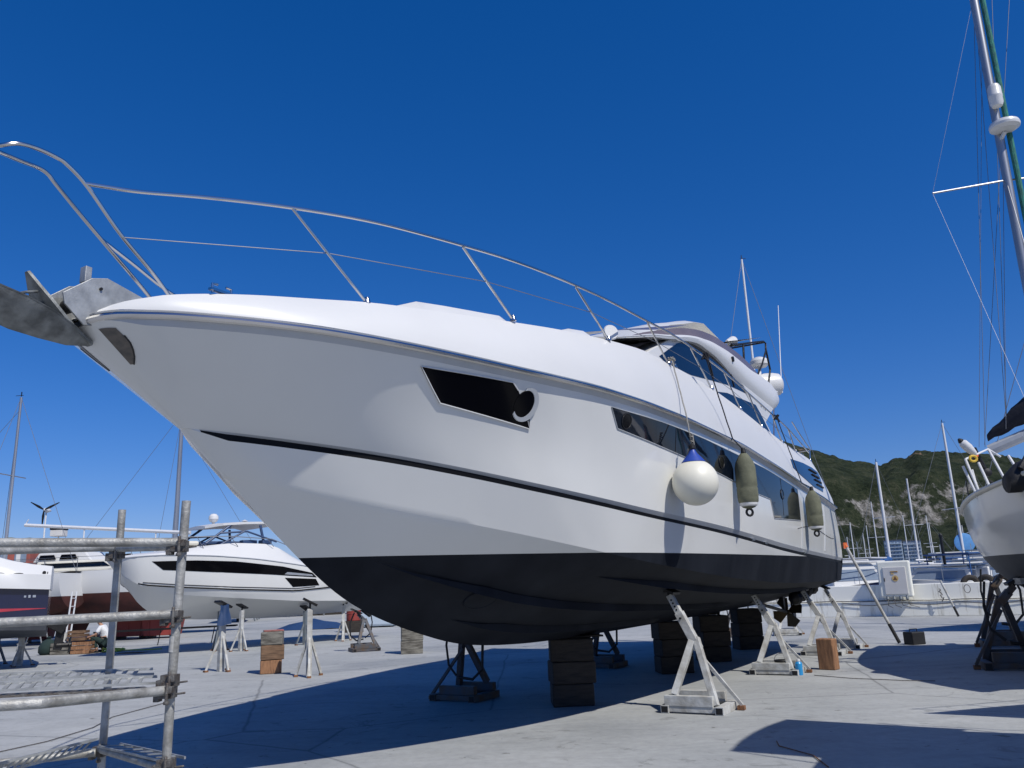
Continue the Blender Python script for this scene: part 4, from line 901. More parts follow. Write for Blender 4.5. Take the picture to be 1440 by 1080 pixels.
# local x forward, bow at x=+4.9; visible side is port (local +y)
crR = []
hb = [(0,.02),(.15,.30),(.5,.68),(1,1.05),(1.8,1.42),(2.8,1.66),(4,1.78),(6,1.80),(9.6,1.72)]
zs_ = [(0,2.86),(.6,2.92),(1.24,2.945),(2.56,2.90),(4,2.78),(5.5,2.58),(7,2.32),(8.4,2.08),(9.6,1.95)]
zk_ = [(0,2.84),(.36,2.49),(.7,1.98),(1.06,1.52),(1.51,1.18),(2.06,1.05),(3,.97),(5.2,.90),(6.5,.90),(9.6,.98)]
zc_ = [(0,2.84),(.5,2.22),(1,1.95),(1.8,1.76),(3.4,1.60),(5.6,1.42),(7.3,1.36),(9.6,1.34)]
zn_ = [(0,2.85),(.3,2.45),(.8,2.06),(1.8,1.95),(3.3,1.83),(5.4,1.72),(6.5,1.78),(7.5,1.86),(9.6,1.85)]
for i in range(41):
    u = 9.6*(i/40)**1.3; b = smoothed(hb,u,.2); zs = smoothed(zs_,u,.3); zk = interp(zk_,u); zc = max(interp(zc_,u), zk+.0); zn = max(interp(zn_,u), zc+.0)
    bc = b*(.55+.33*min(1,u/3.)); bn = b*(.70+.25*min(1,u/3.))
    K = Vector((4.9-u,0,zk)); C_ = Vector((4.9-u,bc*(min(1,u*1.5)),zc)); N_ = Vector((4.9-u,bn*min(1,u*1.5),max(zn,zc+.01))); S = Vector((4.9-u,b,zs))
    crR.append([K.lerp(C_,q) for q in (0,.3,.6,1)]+[C_.lerp(N_,q) for q in (.05,.5,1)]+[N_.lerp(S,q)+Vector((0,.03*sin(pi*q),0)) for q in (.04,.25,.5,.75,1)])
m = MB(); m.grid(crR); m.grid([[Vector((p.x,-p.y,p.z)) for p in r] for r in crR]); e = crR[-1]; m.grid([e,[Vector((p.x,-p.y,p.z)) for p in e]]); build(m, 'hull', 'gel', cr, smooth=22)
CB = rings_bvh(crR)
def crv(u, z): 
    h = CB.ray_cast(Vector((4.9-u,6,z)),Vector((0,-1,0))); return h[0].y if h[0] else 1.6
def cr_panel(poly, name, mt, parent, off=.01):
    us = [p[0] for p in poly]
    bm = bmesh.new(); bm.faces.new([bm.verts.new((u,z,0)) for u,z in poly]); x = min(us)+.25
    while x < max(us): bmesh.ops.bisect_plane(bm, geom=bm.verts[:]+bm.edges[:]+bm.faces[:], plane_co=(x,0,0), plane_no=(1,0,0)); x += .25
    zs = [p[1] for p in poly]; x = min(zs)+.08
    while x < max(zs): bmesh.ops.bisect_plane(bm, geom=bm.verts[:]+bm.edges[:]+bm.faces[:], plane_co=(0,x,0), plane_no=(0,1,0)); x += .08
    base = [(4.9-v.co.x, crv(v.co.x,v.co.y), v.co.y) for v in bm.verts]; bm.verts.index_update(); fs = [tuple(v.index for v in f.verts) for f in bm.faces]
    be = [(e.verts[0].index,e.verts[1].index) for e in bm.edges if len(e.link_faces) == 1]; bm.free(); n = len(base)
    for s in (1,-1): m = MB(); m.add([(p[0],s*(p[1]+off),p[2]) for p in base]+[(p[0],s*(p[1]+off-.012),p[2]) for p in base], fs+[tuple(i+n for i in f) for f in fs]+[(a,b,b+n,a+n) for a,b in be]); o = build(m, name, mt, parent, smooth=20)
    return o
cr_panel([(.98,2.76),(2.14,2.76),(3.29,2.71),(4.89,2.53),(5.97,2.31),(6.15,2.16),(4.52,2.28),(2.61,2.40),(1.29,2.50)], 'hull_window', 'glass', cr)
cr_panel([(4.98,2.17),(6.12,2.11),(6.28,1.90),(5.30,1.87)], 'lower_hull_window', 'glass', cr)
cr_panel([(5.05,2.35),(5.95,2.26),(6.0,2.20),(4.95,2.28)], 'side_badge', 'silver', cr, .022)
m = MB()
for s in (1,-1):
    m.path([(4.9-u, s*(crv(u,interp(zn_,u)+.03)+.006), interp(zn_,u)+.03) for u in [.75+.24*k for k in range(34)]], .022, 6)
    m.path([(4.9-u, s*(crv(u,interp(zn_,u)+.10)+.004), interp(zn_,u)+.10) for u in [.85+.24*k for k in range(23)]], .012, 6)
build(m, 'dark_boot_stripe', 'blackstripe', cr)
m = MB()
dt = [(-.05,2.90),(.5,2.97),(1.36,3.05),(1.9,3.13),(2.68,3.23),(3.38,3.30),(4.49,3.27),(4.9,3.15),(5.28,2.93),(5.68,2.72),(7,2.45),(8.4,2.2),(9.6,2.0)]
rows = []
for k in range(40):
    u = 9.55*k/39; b = smoothed(hb,u,.2); z0 = smoothed(zs_,u,.3); z1 = max(smoothed(dt,u,.15), z0+.03); q = min(1,u/1.2)
    rows.append([(4.9-u,b-.0,z0+.005),(4.9-u,b-.04,z0+.06*q),(4.9-u,max(0,b-.14*q-.1*q),z0+(z1-z0)*.75),(4.9-u,max(0,b-.34*q),z1),(4.9-u,0,z1+.04),(4.9-u,-max(0,b-.34*q),z1),(4.9-u,-max(0,b-.24*q),z0+(z1-z0)*.75),(4.9-u,-b+.04,z0+.06*q),(4.9-u,-b,z0+.005)])
m.grid(rows); build(m, 'deck', 'gel2', cr, smooth=40)
m = MB()
for s in (1,-1): m.path([(4.9-u, s*(smoothed(hb,u,.2)+.008), smoothed(zs_,u,.3)) for u in [.1+.24*k for k in range(38)]], .016, 6)
build(m, 'rub_rail', 'greyband', cr)
m = MB(); ht = [(2.70,3.86),(3.1,3.93),(3.8,3.99),(4.6,4.02),(4.9,3.95)]
rows = [[(4.9-u, y*(1.15 if k else .7), z+.05*(1-y*y)) for y in (-1,-.6,0,.6,1)]+[(4.9-u, y*(1.15 if k else .7), z-.07) for y in (1,.6,0,-.6,-1)] for k,(u,z) in enumerate(ht)]
m.grid(rows, True); m.add(rows[0],[tuple(range(10))]); m.add(rows[-1],[tuple(range(10))]); build(m, 'hardtop', 'gel2', cr, smooth=40)
for s in (1,-1):
    m = MB(); m.path([(4.9-2.5,s*1.15,3.25),(4.9-3.4,s*1.1,3.9)], .04, 8); m.path([(4.9-2.4,s*1.1,3.2),(4.9-3.0,s*1.15,3.62),(4.9-3.9,s*1.2,3.68),(4.9-4.9,s*1.3,3.35)], .03, 8); m.path([(4.9-3.0,s*1.2,3.25),(4.9-3.8,s*1.2,3.68)], .03, 8); m.path([(4.9-4.4,s*1.1,3.9),(4.9-4.5,s*1.2,3.3)], .045, 8); build(m, 'windscreen_frame', 'bluefr', cr)
m = MB(); m.box((4.9-4.7,.9,3.36),(.35,.3,.14)); m.box((4.9-3.6,0,3.34),(1.6,1.6,.10)); m.box((4.9-4.1,.9,3.36),(.5,.3,.12)); build(m, 'dashboard', 'bluefr', cr, smooth=0, bevel=.03)
m = MB(); m.lathe([(.01,-.14),(.10,-.13),(.16,-.03),(.15,.06),(.09,.13),(.01,.15)], (4.9-3.25,.1,4.18),(0,0,1),18); m.tube((4.9-3.25,.1,4.1),(4.9-3.25,.1,3.98),.05,8); build(m, 'satellite_dome', 'gel2', cr); m = MB(); m.lathe([(.01,-.03),(.12,0),(.01,.05)], (4.9-4.3,.2,4.10),(0,0,1),14); build(m, 'horn', 'gel2', cr)
m = MB(); m.path([(4.9-.1,s_*y,z) for s_,y,z in ((1,.1,3.35),)]+[(4.9-.4,.45,3.38),(4.9-1,.85,3.42),(4.9-2,1.25,3.48),(4.9-3.2,1.5,3.50),(4.9-4.6,1.55,3.42),(4.9-5.5,1.55,3.1)], .014, 6)
m.path([(4.9-.1,-.1,3.35),(4.9-1,-.85,3.42),(4.9-2,-1.25,3.48),(4.9-3.2,-1.5,3.50),(4.9-4.6,-1.55,3.42)], .014, 6)
for u in (.4,1.2,2.2,3.2,4.4): 
    for s in (1,-1): m.tube((4.9-u,s*(interp([(0,.1),(1,.85),(2,1.25),(3.2,1.5),(5,1.55)],u)),3.42+.03*min(u,2)),(4.9-u-.25,s*(interp(hb,u)-.2*min(1,u)),interp(dt,u)-.1),.010,6)
build(m, 'bow_rail', 'wire', cr)
m = MB(); m.box((4.9-1.9,.3,3.22),(.6,.9,.18)); m.box((4.9-2.35,.4,3.33),(.4,.6,.14)); build(m, 'sunpad', 'cream', cr, bevel=.06, smooth=0)
m = MB(); m.path([(4.9-9.3,.5,1.15),(4.9-9.9,.5,.75)], .10, 8); m.path([(4.9-9.3,-.5,1.15),(4.9-9.9,-.5,.75)], .10, 8); build(m, 'stern_drive', 'dirty', cr)

# navy cruiser at the far left (stern to the right)
nv = thing('motor_cruiser', 'navy blue motor cruiser with a red stripe and white topsides at the far left', 'motor boat', (-16.75,21.55,0), radians(208))
R = power_rings(8.2, 2.8, .78, 2.75, 2.28, chine=.35)
hull_from(R, nv, 1.12, 'navygel', 'antigrey')
NB = rings_bvh(R)
def nvy(x, z):
    h = NB.ray_cast(Vector((x,6,z)),Vector((0,-1,0))); return h[0].y if h[0] else 1.3
m = MB()
for s in (1,-1):
    up = [(-4.06+.3*k, 1.50+.14*(k/26)**.8+.045) for k in range(26)]
    m.grid([[(x, s*(nvy(x,z)+.008), z) for x,z in up],[(x, s*(nvy(x,z-.12*min(1,k/6+.1))+.008), z-.12*min(1,k/6+.1)) for k,(x,z) in enumerate(up)]])
build(m, 'red_stripe', 'redstripe', nv, smooth=40)
m = MB(); rows = []
for k in range(15):
    x = -4.12+7.2*k/14; b = 1.44*min(1,(4.3-x)/3.2)**.6; z0 = 2.30+.03*k; top = interp([(-4.2,2.62),(-3.3,2.74),(-2.6,2.98),(-1,3.1),(1,3.12),(2.4,2.95),(3.2,2.7)], x)
    rows.append([(x,b+.02,z0-.28),(x,b,z0+.1),(x,b-.12,z0+(top-z0)*.6),(x,b-.3,top),(x,0,top+.04),(x,-b+.3,top),(x,-b+.12,z0+(top-z0)*.6),(x,-b,z0+.1),(x,-b-.02,z0-.28)])
m.grid(rows); m.add(rows[0],[tuple(range(9))]); tp = build(m, 'topsides', 'gel2', nv, smooth=35)
m = MB()
for dx,dz in ((0,.0),(.42,.02),(.12,-.11),(.54,-.09)): m.lathe([(.0,0),(1,0),(1,1)], (0,0,0),(0,0,1),3) if False else m.prism([(-3.35+dx+.13*cos(a), 1.44, 2.44+dz+.028*sin(a)) for a in [2*pi*i/10 for i in range(10)]],(0,-.06,0))
build(m, 'air_vent', 'dirty', tp, smooth=0)
m = MB(); m.lathe([(.045,0),(.045,.03)], (-3.95,1.40,2.46),(0,1,0),10); m.box((-4.03,1.41,2.46),(.02,.05,.04)); build(m, 'shore_power_socket', 'dirty', tp)
m = MB(); m.box((-3.66,nvy(-3.66,1.86)+.006,1.86),(.05,.006,.07)); m.box((-3.56,nvy(-3.56,1.86)+.006,1.86),(.05,.006,.05)); m.box((-3.77,nvy(-3.77,1.86)+.006,1.86),(.07,.006,.06)); build(m, 'side_lettering', 'silver', nv, smooth=0)
m = MB(); m.bar((-4.0,.0,1.25),(-4.55,0,.95),.3,.3); m.bar((-4.45,0,1.0),(-4.4,0,.40),.08,.22); m.tube((-4.35,0,.52),(-4.75,0,.52),.07,10); sd_ = build(m, 'stern_drive', 'dirty', nv, smooth=0, bevel=.02)
m = MB()
for k in range(3):
    a = k*2*pi/3; c = Vector((-4.7,0,.52)); r_ = Vector((0,cos(a),sin(a))); t_ = Vector((.4,-sin(a),cos(a))).normalized(); m.prism([c+r_*.05-t_*.04,c+r_*.2-t_*.1,c+r_*.24,c+r_*.2+t_*.1,c+r_*.05+t_*.04],(.012,0,0))
build(m, 'propeller', 'dirty', sd_)
m = MB(); m.path([(-2.4,1.0,3.0),(-2.2,1.0,3.5),(-2.2,-1.0,3.5),(-2.4,-1.0,3.0)], .03, 8); build(m, 'cockpit_frame', 'steel', nv)

# red-bottomed sailing yacht behind them
def yard_sailboat(name, label, loc, rz, L, B, mast_h, anti, wl, zb=1.0, zs=(2.95,2.75), mastx=.3, rmast=.085, cover=None, sprd=((.45,.9),), boom=True, group=None, mt='alu'):
    t = thing(name, label, 'sailing yacht', loc, rz, group); R = sail_rings(L,B,zb,zs[0],zs[1]); hull_from(R, t, wl, 'gel2' if mt == 'alu' else 'gel', anti, 'cream')
    m = MB(); m.prism([(.8,0,zb+.3),(-.9,0,zb+.3),(-.75,0,.28),(.35,0,.28)],(0,.16,0),-.5); build(m, 'keel', anti, t, smooth=0, bevel=.03)
    m = MB(); m.prism([(-L/2+.5,0,zb+.6),(-L/2+.05,0,zb+.7),(-L/2+.10,0,.55),(-L/2+.42,0,.5)],(0,.07,0),-.5); build(m, 'rudder', anti, t, smooth=0, bevel=.02)
    z1 = zs[1]
    c = cabin_on(t, L*.22, -L*.16, B*.55, z1-.02, z1+.42, .6, 'coachroof', 'cream')
    if mast_h: mast_on(t, L*.12*mastx/.3, z1+.38, mast_h, rmast, sprd, [(L/2+.3,0,zs[0],.92),(-L/2,0,z1),(0,B/2-.1,z1),(0,-B/2+.1,z1)], boom=(L*.36,z1+1.15) if boom else None, cover=cover, mt=mt)
    m = MB()
    for s in (1,-1):
        for k in range(6):
            x = L/2-.5-k*(L-1)/5; b = min(B/2-.08, B/2*sin(pi/2*min(1,(L/2-x)/L/.55))**.85) if x > -L*.1 else B/2*.9; z = zs[0]+(zs[1]-zs[0])*(L/2-x)/L-.1; m.tube((x,s*b,z),(x,s*b,z+.62),.014,6)
    pts = [(L/2+.2,0,zs[0]+.6)]+[(L/2-.5-k*(L-1)/5, (min(B/2-.08,B/2*sin(pi/2*min(1,(.5+k*(L-1)/5)/L/.55))**.85) if k < 3 else B/2*.9), zs[0]+(zs[1]-zs[0])*k/5+.5) for k in range(6)]
    for s in (1,-1): m.path([(p[0],s*p[1],p[2]) for p in pts], .010, 5)
    build(m, 'guard_rail', 'wire', t); return t
ry = yard_sailboat('sailing_yacht', 'cream sailing yacht with dull red bottom behind the scaffold, bow hidden by the cruiser', (-19.0,36.2,0), radians(-8), 10.2, 3.3, 0, 'antired', 1.98, .95, (3.0,2.95))
m = MB(); m.prism([(-1.9,-.6,3.36),(.9,-.6,3.36),(.5,-.5,3.75),(-1.7,-.5,3.75)],(0,1.2,0)); wd_ = build(m, 'doghouse', 'gel2', ry, smooth=0, bevel=.05)
for x0 in (-1.6,-.6):
    m = MB(); m.prism([(x0,-.63,3.45),(x0+.85,-.63,3.45),(x0+.7,-.585,3.65),(x0+.05,-.585,3.65)],(0,-.012,0)); build(m, 'doghouse_window', 'glass', wd_, smooth=0)
m = MB(); m.lathe([(.05,-.12),(.28,-.12),(.28,.12),(.05,.12)], (-3.2,-1.1,3.35),(0,1,0),18); build(m, 'black_coil', 'black', ry)
m = MB(); m.tube((-2.9,0,5.05),(5.0,0,4.35),.075,8); m.tube((-2.9,0,5.05),(-2.75,0,5.3),.02,6); m.tube((0,0,4.8),(0,0,3.7),.03,6); m.tube((3.4,0,4.5),(3.4,0,3.2),.03,6); build(m, 'lowered_mast', 'aluw', ry)
wt = thing('wind_generator', 'small dark three-bladed wind generator on a pole against the sky', 'wind generator', (-21.9,38.2,2.9))
m = MB(); m.tube((0,0,0),(0,0,2.9),.035,8); build(m, 'pole', 'aluw', wt)
m = MB(); m.lathe([(.02,-.18),(.10,-.1),(.11,.1),(.04,.35),(.01,.4)], (0,0,2.95),(0,1,0),14); hb_ = build(m, 'hub', 'aluw', wt)
for a in (25,150,268):
    a = radians(a); d = Vector((cos(a),0,sin(a))); p = Vector((-sin(a),0,cos(a))); c = Vector((0,-.2,2.95)); m = MB(); m.prism([c+d*.05-p*.03,c+d*.28-p*.065,c+d*.75-p*.02,c+d*.76+p*.015,c+d*.3+p*.05,c+d*.05+p*.03],(0,.015,0)); build(m, 'blade', 'dirty', hb_, smooth=0)
t = thing('deck_locker', 'small grey and black box on poles under the wind generator', 'locker', (-21.0,37.8,4.55))
m = MB(); m.box((0,0,.18),(.55,.5,.28)); build(m, 'box', 'cabgrey', t, smooth=0, bevel=.02); m = MB(); m.box((0,0,.38),(.58,.52,.10)); build(m, 'lid', 'dirty', t, smooth=0); m = MB(); m.tube((0,0,-1.6),(0,0,.05),.03,6); build(m, 'support', 'aluw', t)
m1 = yard_sailboat('sailing_yacht', 'sailing yacht whose tall pale mast stands just left of the yacht stem', (-17.4,40.6,0), radians(8), 9.5, 3.1, 7.6, 'antired', 1.9, .95, (2.9,2.8), mastx=.15, rmast=.13, sprd=((.97,.9),), mt='alu')
m2 = yard_sailboat('sailing_yacht', 'sailing yacht with a tall thin brown mast and green boom cover at the left edge', (-22.6,34.6,0), radians(175), 9.0, 3.0, 7.2, 'antired', 1.9, .95, (2.9,2.8), mastx=-.35, rmast=.075, sprd=((.52,.8),(.1,.8)), cover='fendo', mt='alu')
# red boat cradle boxes, pallets, ladder and bits of yard clutter (left)
GC = 'red steel bins in the yard'
for k,(x,y,w_,lab) in enumerate(((-17.0,37.2,1.5,'red steel bin under the pale hull, nearer the scaffold post'),(-15.6,37.0,1.3,'wider red steel bin below the cruiser bow'),(-21.4,37.5,1.1,'small red bin right of the navy hull'))):
    t = thing('steel_bin', lab, 'bin', (x,y,0), .1*k, GC); m = MB(); m.prism([(-w_/2,-.5,.12),(w_/2,-.5,.12),(w_/2+.15,-.5,.95),(-w_/2-.15,-.5,.95)],(0,1.,0)); build(m, 'bin_body', 'red', t, smooth=0, bevel=.02)
    m = MB()
    for q in (-.35,0,.35): m.box((w_*q,-.515,.52),(.06,.03,.72))
    build(m, 'rib', 'red', t, smooth=0); m = MB(); m.box((-w_*.35,0,.06),(.1,.9,.12)); build(m, 'skid', 'dirty', t, smooth=0); m = MB(); m.box((w_*.35,0,.06),(.1,.9,.12)); build(m, 'skid', 'dirty', t, smooth=0)
t = thing('work_trestle', 'grey folding trestle steps standing under the red-bottomed yacht', 'trestle', (-18.0,31.4,0), .2)
for y in (-.35,.35):
    m = MB(); m.bar((-.45,y,0),(-.12,y,1.25),.05,.03); m.bar((.45,y,0),(.12,y,1.25),.05,.03)
    for k in range(4): m.box((-.38+.07*k,y,.25+.27*k),(.03,.03,.03))
    build(m, 'side_frame', 'galv', t, smooth=0)
for k in range(4): m = MB(); m.box((-.38+.075*k,0,.25+.28*k),(.14,.68,.03)); build(m, 'step', 'galv', t, smooth=0)
m = MB(); m.box((0,0,1.27),(.5,.76,.04)); build(m, 'top_platform', 'galv', t, smooth=0)
t = thing('step_ladder', 'tall thin white ladder standing by the grey trestle', 'ladder', (-17.2,32.2,0), .1)
for y in (-.2,.2): m = MB(); m.tube((0,y,0),(.12,y,2.05),.03,8); build(m, 'rail', 'aluw', t)
for k in range(6): m = MB(); m.tube((.02*k+.015,-.2,.3+.3*k),(.02*k+.015,.2,.3+.3*k),.015,6); build(m, 'rung', 'aluw', t)
t = thing('aluminium_ladder', 'long dark ladder lying on blocks beneath the black-windowed cruiser', 'ladder', (-12.0,31.5,0), radians(8))
for y in (-.02,.02): m = MB(); m.bar((-3.6,y*8,.55),(1.4,y*8,.59),.03,.06); build(m, 'rail', 'dirty', t, smooth=0)
for k in range(10): m = MB(); m.tube((-3.4+.48*k,-.16,.56),(-3.4+.48*k,.16,.56),.014,6); build(m, 'rung', 'dirty', t)
for k in range(3): m = MB(); m.tube((-3.2+1.9*k,0,.55),(-3.3+1.9*k,.05,0),.02,6); build(m, 'support', 'dirty', t)
# crate pile next to the worker
GR = 'wooden crates beside the worker'
for k,(x,y,z,d,mt_,lab) in enumerate(((-15.2,28.3,0,(.62,.5,.38),'woodgrey','bottom left brown crate of the pile beside the crouching worker'),(-14.5,28.2,0,(.60,.5,.40),'wood2','bottom right brown crate of the pile beside the crouching worker'),(-14.75,28.3,.41,(.55,.45,.34),'wood','open brown crate stacked on top beside the crouching worker'))):
    t = thing('crate', lab, 'crate', (x,y,z), .1*k, GR)
    for q in range(3):
        zz = d[2]*(q+.5)/3; m = MB(); m.box((0,-d[1]/2,zz),(d[0],.02,d[2]/3-.03)); m.box((0,d[1]/2,zz),(d[0],.02,d[2]/3-.03)); m.box((-d[0]/2,0,zz),(.02,d[1]-.03,d[2]/3-.03)); m.box((d[0]/2,0,zz),(.02,d[1]-.03,d[2]/3-.03)); build(m, 'slat', mt_, t, smooth=0)
    m = MB(); m.box((0,0,.01),(d[0]-.03,d[1]-.03,.02)); build(m, 'bottom_board', mt_, t, smooth=0)
t = thing('bucket', 'white bucket on the left crate of the pile', 'bucket', (-15.25,28.25,.40)); m = MB(); m.lathe([(.12,0),(.15,.28),(.16,.29),(.14,.28)], (0,0,0),(0,0,1),16); build(m, 'bucket_body', 'gel2', t)
t = thing('bag', 'dark green rubbish bag slumped left of the crates', 'bag', (-15.75,28.35,0)); m = MB(); m.lathe([(.22,0),(.30,.08),(.30,.25),(.2,.42),(.06,.5),(.09,.56),(.02,.58)], (0,0,0),(0,0,1),12); build(m, 'bag_body', 'trouser', t, smooth=60)
t = thing('hose_coil', 'yellow green hose lying at the feet of the crouching worker', 'hose', (-13.6,28.4,0)); m = MB(); m.path([((.25+.03*k/8)*cos(k*.6),(.22)*sin(k*.6),.03+.012*(k%9)) for k in range(34)], .025, 6); m.path([(.25,0,.05),(.6,.2,.03),(1.0,.05,.03),(1.5,.3,.03)], .02, 6); build(m, 'hose', mat('lime_hose',(.45,.55,.06),.5), t)
t = thing('mat', 'thin brown scrap of carpet on the ground right of the worker', 'mat', (-12.6,27.6,0)); m = MB(); m.add([(-.5,-.3,.004),(.4,-.35,.03),(.55,.2,.004),(-.3,.3,.02),(-.5,-.3,.0),(.4,-.35,.01),(.55,.2,.0),(-.3,.3,.0)], [(0,1,2,3),(4,5,6,7),(0,1,5,4),(1,2,6,5),(2,3,7,6),(3,0,4,7)]); build(m, 'carpet', 'wood', t, smooth=0)

# crouching person, seen from the side, facing the crates
def skin_body(name, nodes, edges, mt, parent, lvl=2):
    me = bpy.data.meshes.new(name); me.from_pydata([n[0] for n in nodes], edges, []); me.materials.append(M[mt])
    o = bpy.data.objects.new(name, me); col.objects.link(o); o.parent = parent
    o.modifiers.new('skin','SKIN'); 
    for i, n in enumerate(nodes): me.skin_vertices[0].data[i].radius = (n[1], n[2] if len(n) > 2 else n[1])
    me.skin_vertices[0].data[0].use_root = True
    s = o.modifiers.new('sub','SUBSURF'); s.levels = lvl; s.render_levels = lvl
    for p in me.polygons: p.use_smooth = True
    return o
pr = thing('person', 'person in a white shirt and dark green trousers crouching beside the crates', 'person', (-13.95,28.6,0), radians(185))
# local +x is the way the person faces
nodes = [((0,0,.34),.13,.15),((.05,0,.55),.12,.15),((.13,0,.75),.13,.17),((.20,0,.86),.06,.07),((.24,0,.92),.055,.055),((.28,0,.99),.085,.08),((.30,0,1.08),.085,.085),
 ((.14,.19,.80),.06,.06),((.26,.25,.58),.045,.045),((.50,.20,.50),.035,.035),((.58,.18,.49),.03,.04),
 ((.14,-.19,.80),.06,.06),((.28,-.25,.58),.045,.045),((.50,-.18,.46),.035,.035),((.58,-.17,.44),.03,.04),
 ((.05,.12,.32),.10,.10),((.42,.20,.50),.075,.075),((.22,.18,.12),.05,.05),((.20,.18,.05),.045,.04),((.38,.19,.04),.035,.045),
 ((.05,-.12,.32),.10,.10),((.40,-.20,.46),.075,.075),((.18,-.18,.12),.05,.05),((.16,-.18,.05),.045,.04),((.34,-.19,.04),.035,.045)]
edges = [(0,1),(1,2),(2,3),(3,4),(4,5),(5,6),(2,7),(7,8),(8,9),(9,10),(2,11),(11,12),(12,13),(13,14),(0,15),(15,16),(16,17),(17,18),(18,19),(0,20),(20,21),(21,22),(22,23),(23,24)]
k0 = len(nodes)
for hy, hz, hx in ((.18,.49,.60),(-.17,.44,.60)):
    base = 10 if hy > 0 else 14
    for j,dy in enumerate((-.028,-.01,.01,.028)):
        nodes.append(((hx+.03,hy+dy,hz-.005),.009)); nodes.append(((hx+.065-.006*abs(j-1.5),hy+dy*1.2,hz-.03),.008)); edges += [(base,len(nodes)-2),(len(nodes)-2,len(nodes)-1)]
    sg_ = -1 if hy > 0 else 1
    nodes.append(((hx-.0,hy+sg_*.045,hz-.02),.010)); edges.append((base,len(nodes)-1))
body = skin_body('body', nodes, edges, 'skin', pr)
sn_ = [((0,0,.38),.15,.17),((.05,0,.56),.145,.175),((.13,0,.75),.155,.19),((.19,0,.84),.08,.09),((.14,.20,.80),.085,.085),((.24,.25,.62),.07,.07),((.14,-.20,.80),.085,.085),((.25,-.25,.62),.07,.07)]
skin_body('shirt', sn_, [(0,1),(1,2),(2,3),(2,4),(4,5),(2,6),(6,7)], 'shirt', pr)
tn_ = [((0,0,.33),.16,.18),((.05,.13,.32),.115,.115),((.42,.20,.50),.09,.09),((.22,.18,.13),.07,.07),((.05,-.13,.32),.115,.115),((.40,-.20,.46),.09,.09),((.18,-.18,.13),.07,.07)]
skin_body('trousers', tn_, [(0,1),(1,2),(2,3),(0,4),(4,5),(5,6)], 'trouser', pr)
hn = [((.26,0,1.08),.09,.09),((.24,0,1.02),.075,.08),((.30,0,1.13),.075,.075)]
skin_body('hair', hn, [(0,1),(0,2)], 'hair', pr)
m = MB(); m.lathe([(.012,0),(.016,.02),(.004,.035)], (.375,0,1.03),(1,0,-.2),8); m.lathe([(.015,0),(.02,.01),(.01,.02)], (.28,.085,1.03),(0,1,0),8); m.lathe([(.015,0),(.02,.01),(.01,.02)], (.28,-.085,1.03),(0,-1,0),8); m.box((.372,0,.985),(.01,.045,.008)); build(m, 'face', 'skin', body)
m = MB(); m.lathe([(.004,0),(.011,.004),(.004,.01)], (.368,.032,1.065),(1,0,0),8); m.lathe([(.004,0),(.011,.004),(.004,.01)], (.368,-.032,1.065),(1,0,0),8); build(m, 'eyes', 'dirty', body)
for s in (1,-1): m = MB(); m.box((.29 if s > 0 else .25,s*.185,.035),(.27,.10,.07)); build(m, 'shoe', 'black', pr, smooth=0, bevel=.02)

# ------------------------------------------------------------------ scaffold frame, near left
sf = thing('scaffold_frame', 'galvanised scaffold tube frame with couplers and a ladder beam, near left', 'scaffold', (-2.2,4.9,0))
PA = Vector((-1.825,4.5,0)); PBp = Vector((-2.60,5.4,0))
def sp(name, pts, r, mt='scaf'): m = MB(); m.path(pts, r, 16); return build(m, name, mt, sf, world=True)
sp('post', [(-1.845,4.5,.02),(-1.838,4.5,1.2),(-1.812,4.5,2.21)], .0235); sp('post', [(-2.612,5.4,.02),(-2.595,5.4,2.27)], .0235)
sp('post', [(-4.9,3.6,.02),(-4.9,3.6,2.2)], .0235); sp('post', [(-5.3,4.9,.02),(-5.3,4.9,2.2)], .0235)
sp('top_rail', [(-4.95,3.53,2.05),(-1.825,4.455,1.985)], .0235); sp('top_rail', [(-5.35,4.82,2.015),(-2.59,5.35,2.025),(-2.50,5.35,2.025)], .0235)
sp('cross_rail', [(-2.62,5.40,2.02),(-1.862,4.50,1.968)], .0235)
sp('middle_rail', [(-4.95,3.53,1.595),(-1.80,4.455,1.613)], .0235)
sp('lower_rail', [(-4.3,2.75,1.335),(-2.12,3.80,1.27),(-1.84,4.44,1.235)], .0240)
sp('bottom_rail', [(-5.3,4.0,.80),(-2.62,5.34,.80)], .0235)
sp('side_rail', [(-2.60,5.36,.815),(-1.84,4.53,.845)], .0235)
def coupler(p, n=6):
    p = Vector(p); m = MB(); m.box(p,(.075,.075,.06)); m.box(p+Vector((.03,-.045,.015)),(.03,.04,.035)); m.tube(p+Vector((.02,-.06,-.05)),p+Vector((.02,-.06,.05)),.009,8); m.lathe([(.016,0),(.016,.016)], p+Vector((.02,-.06,-.055)),(0,0,1),6); m.box(p+Vector((-.045,-.01,-.02)),(.03,.05,.05))
    m.tube(p+Vector((.05,-.02,-.01)),p+Vector((.10,-.02,-.005)),.006,6)
    build(m, 'coupler', 'scafdark', sf, world=True, smooth=30, bevel=.004)
for p in ((-1.825,4.475,1.965),(-2.60,5.385,1.985),(-1.835,4.475,1.60),(-1.84,4.465,1.225),(-1.84,4.5,.87),(-2.61,5.385,.80),(-1.835,4.475,1.28)): coupler(p)
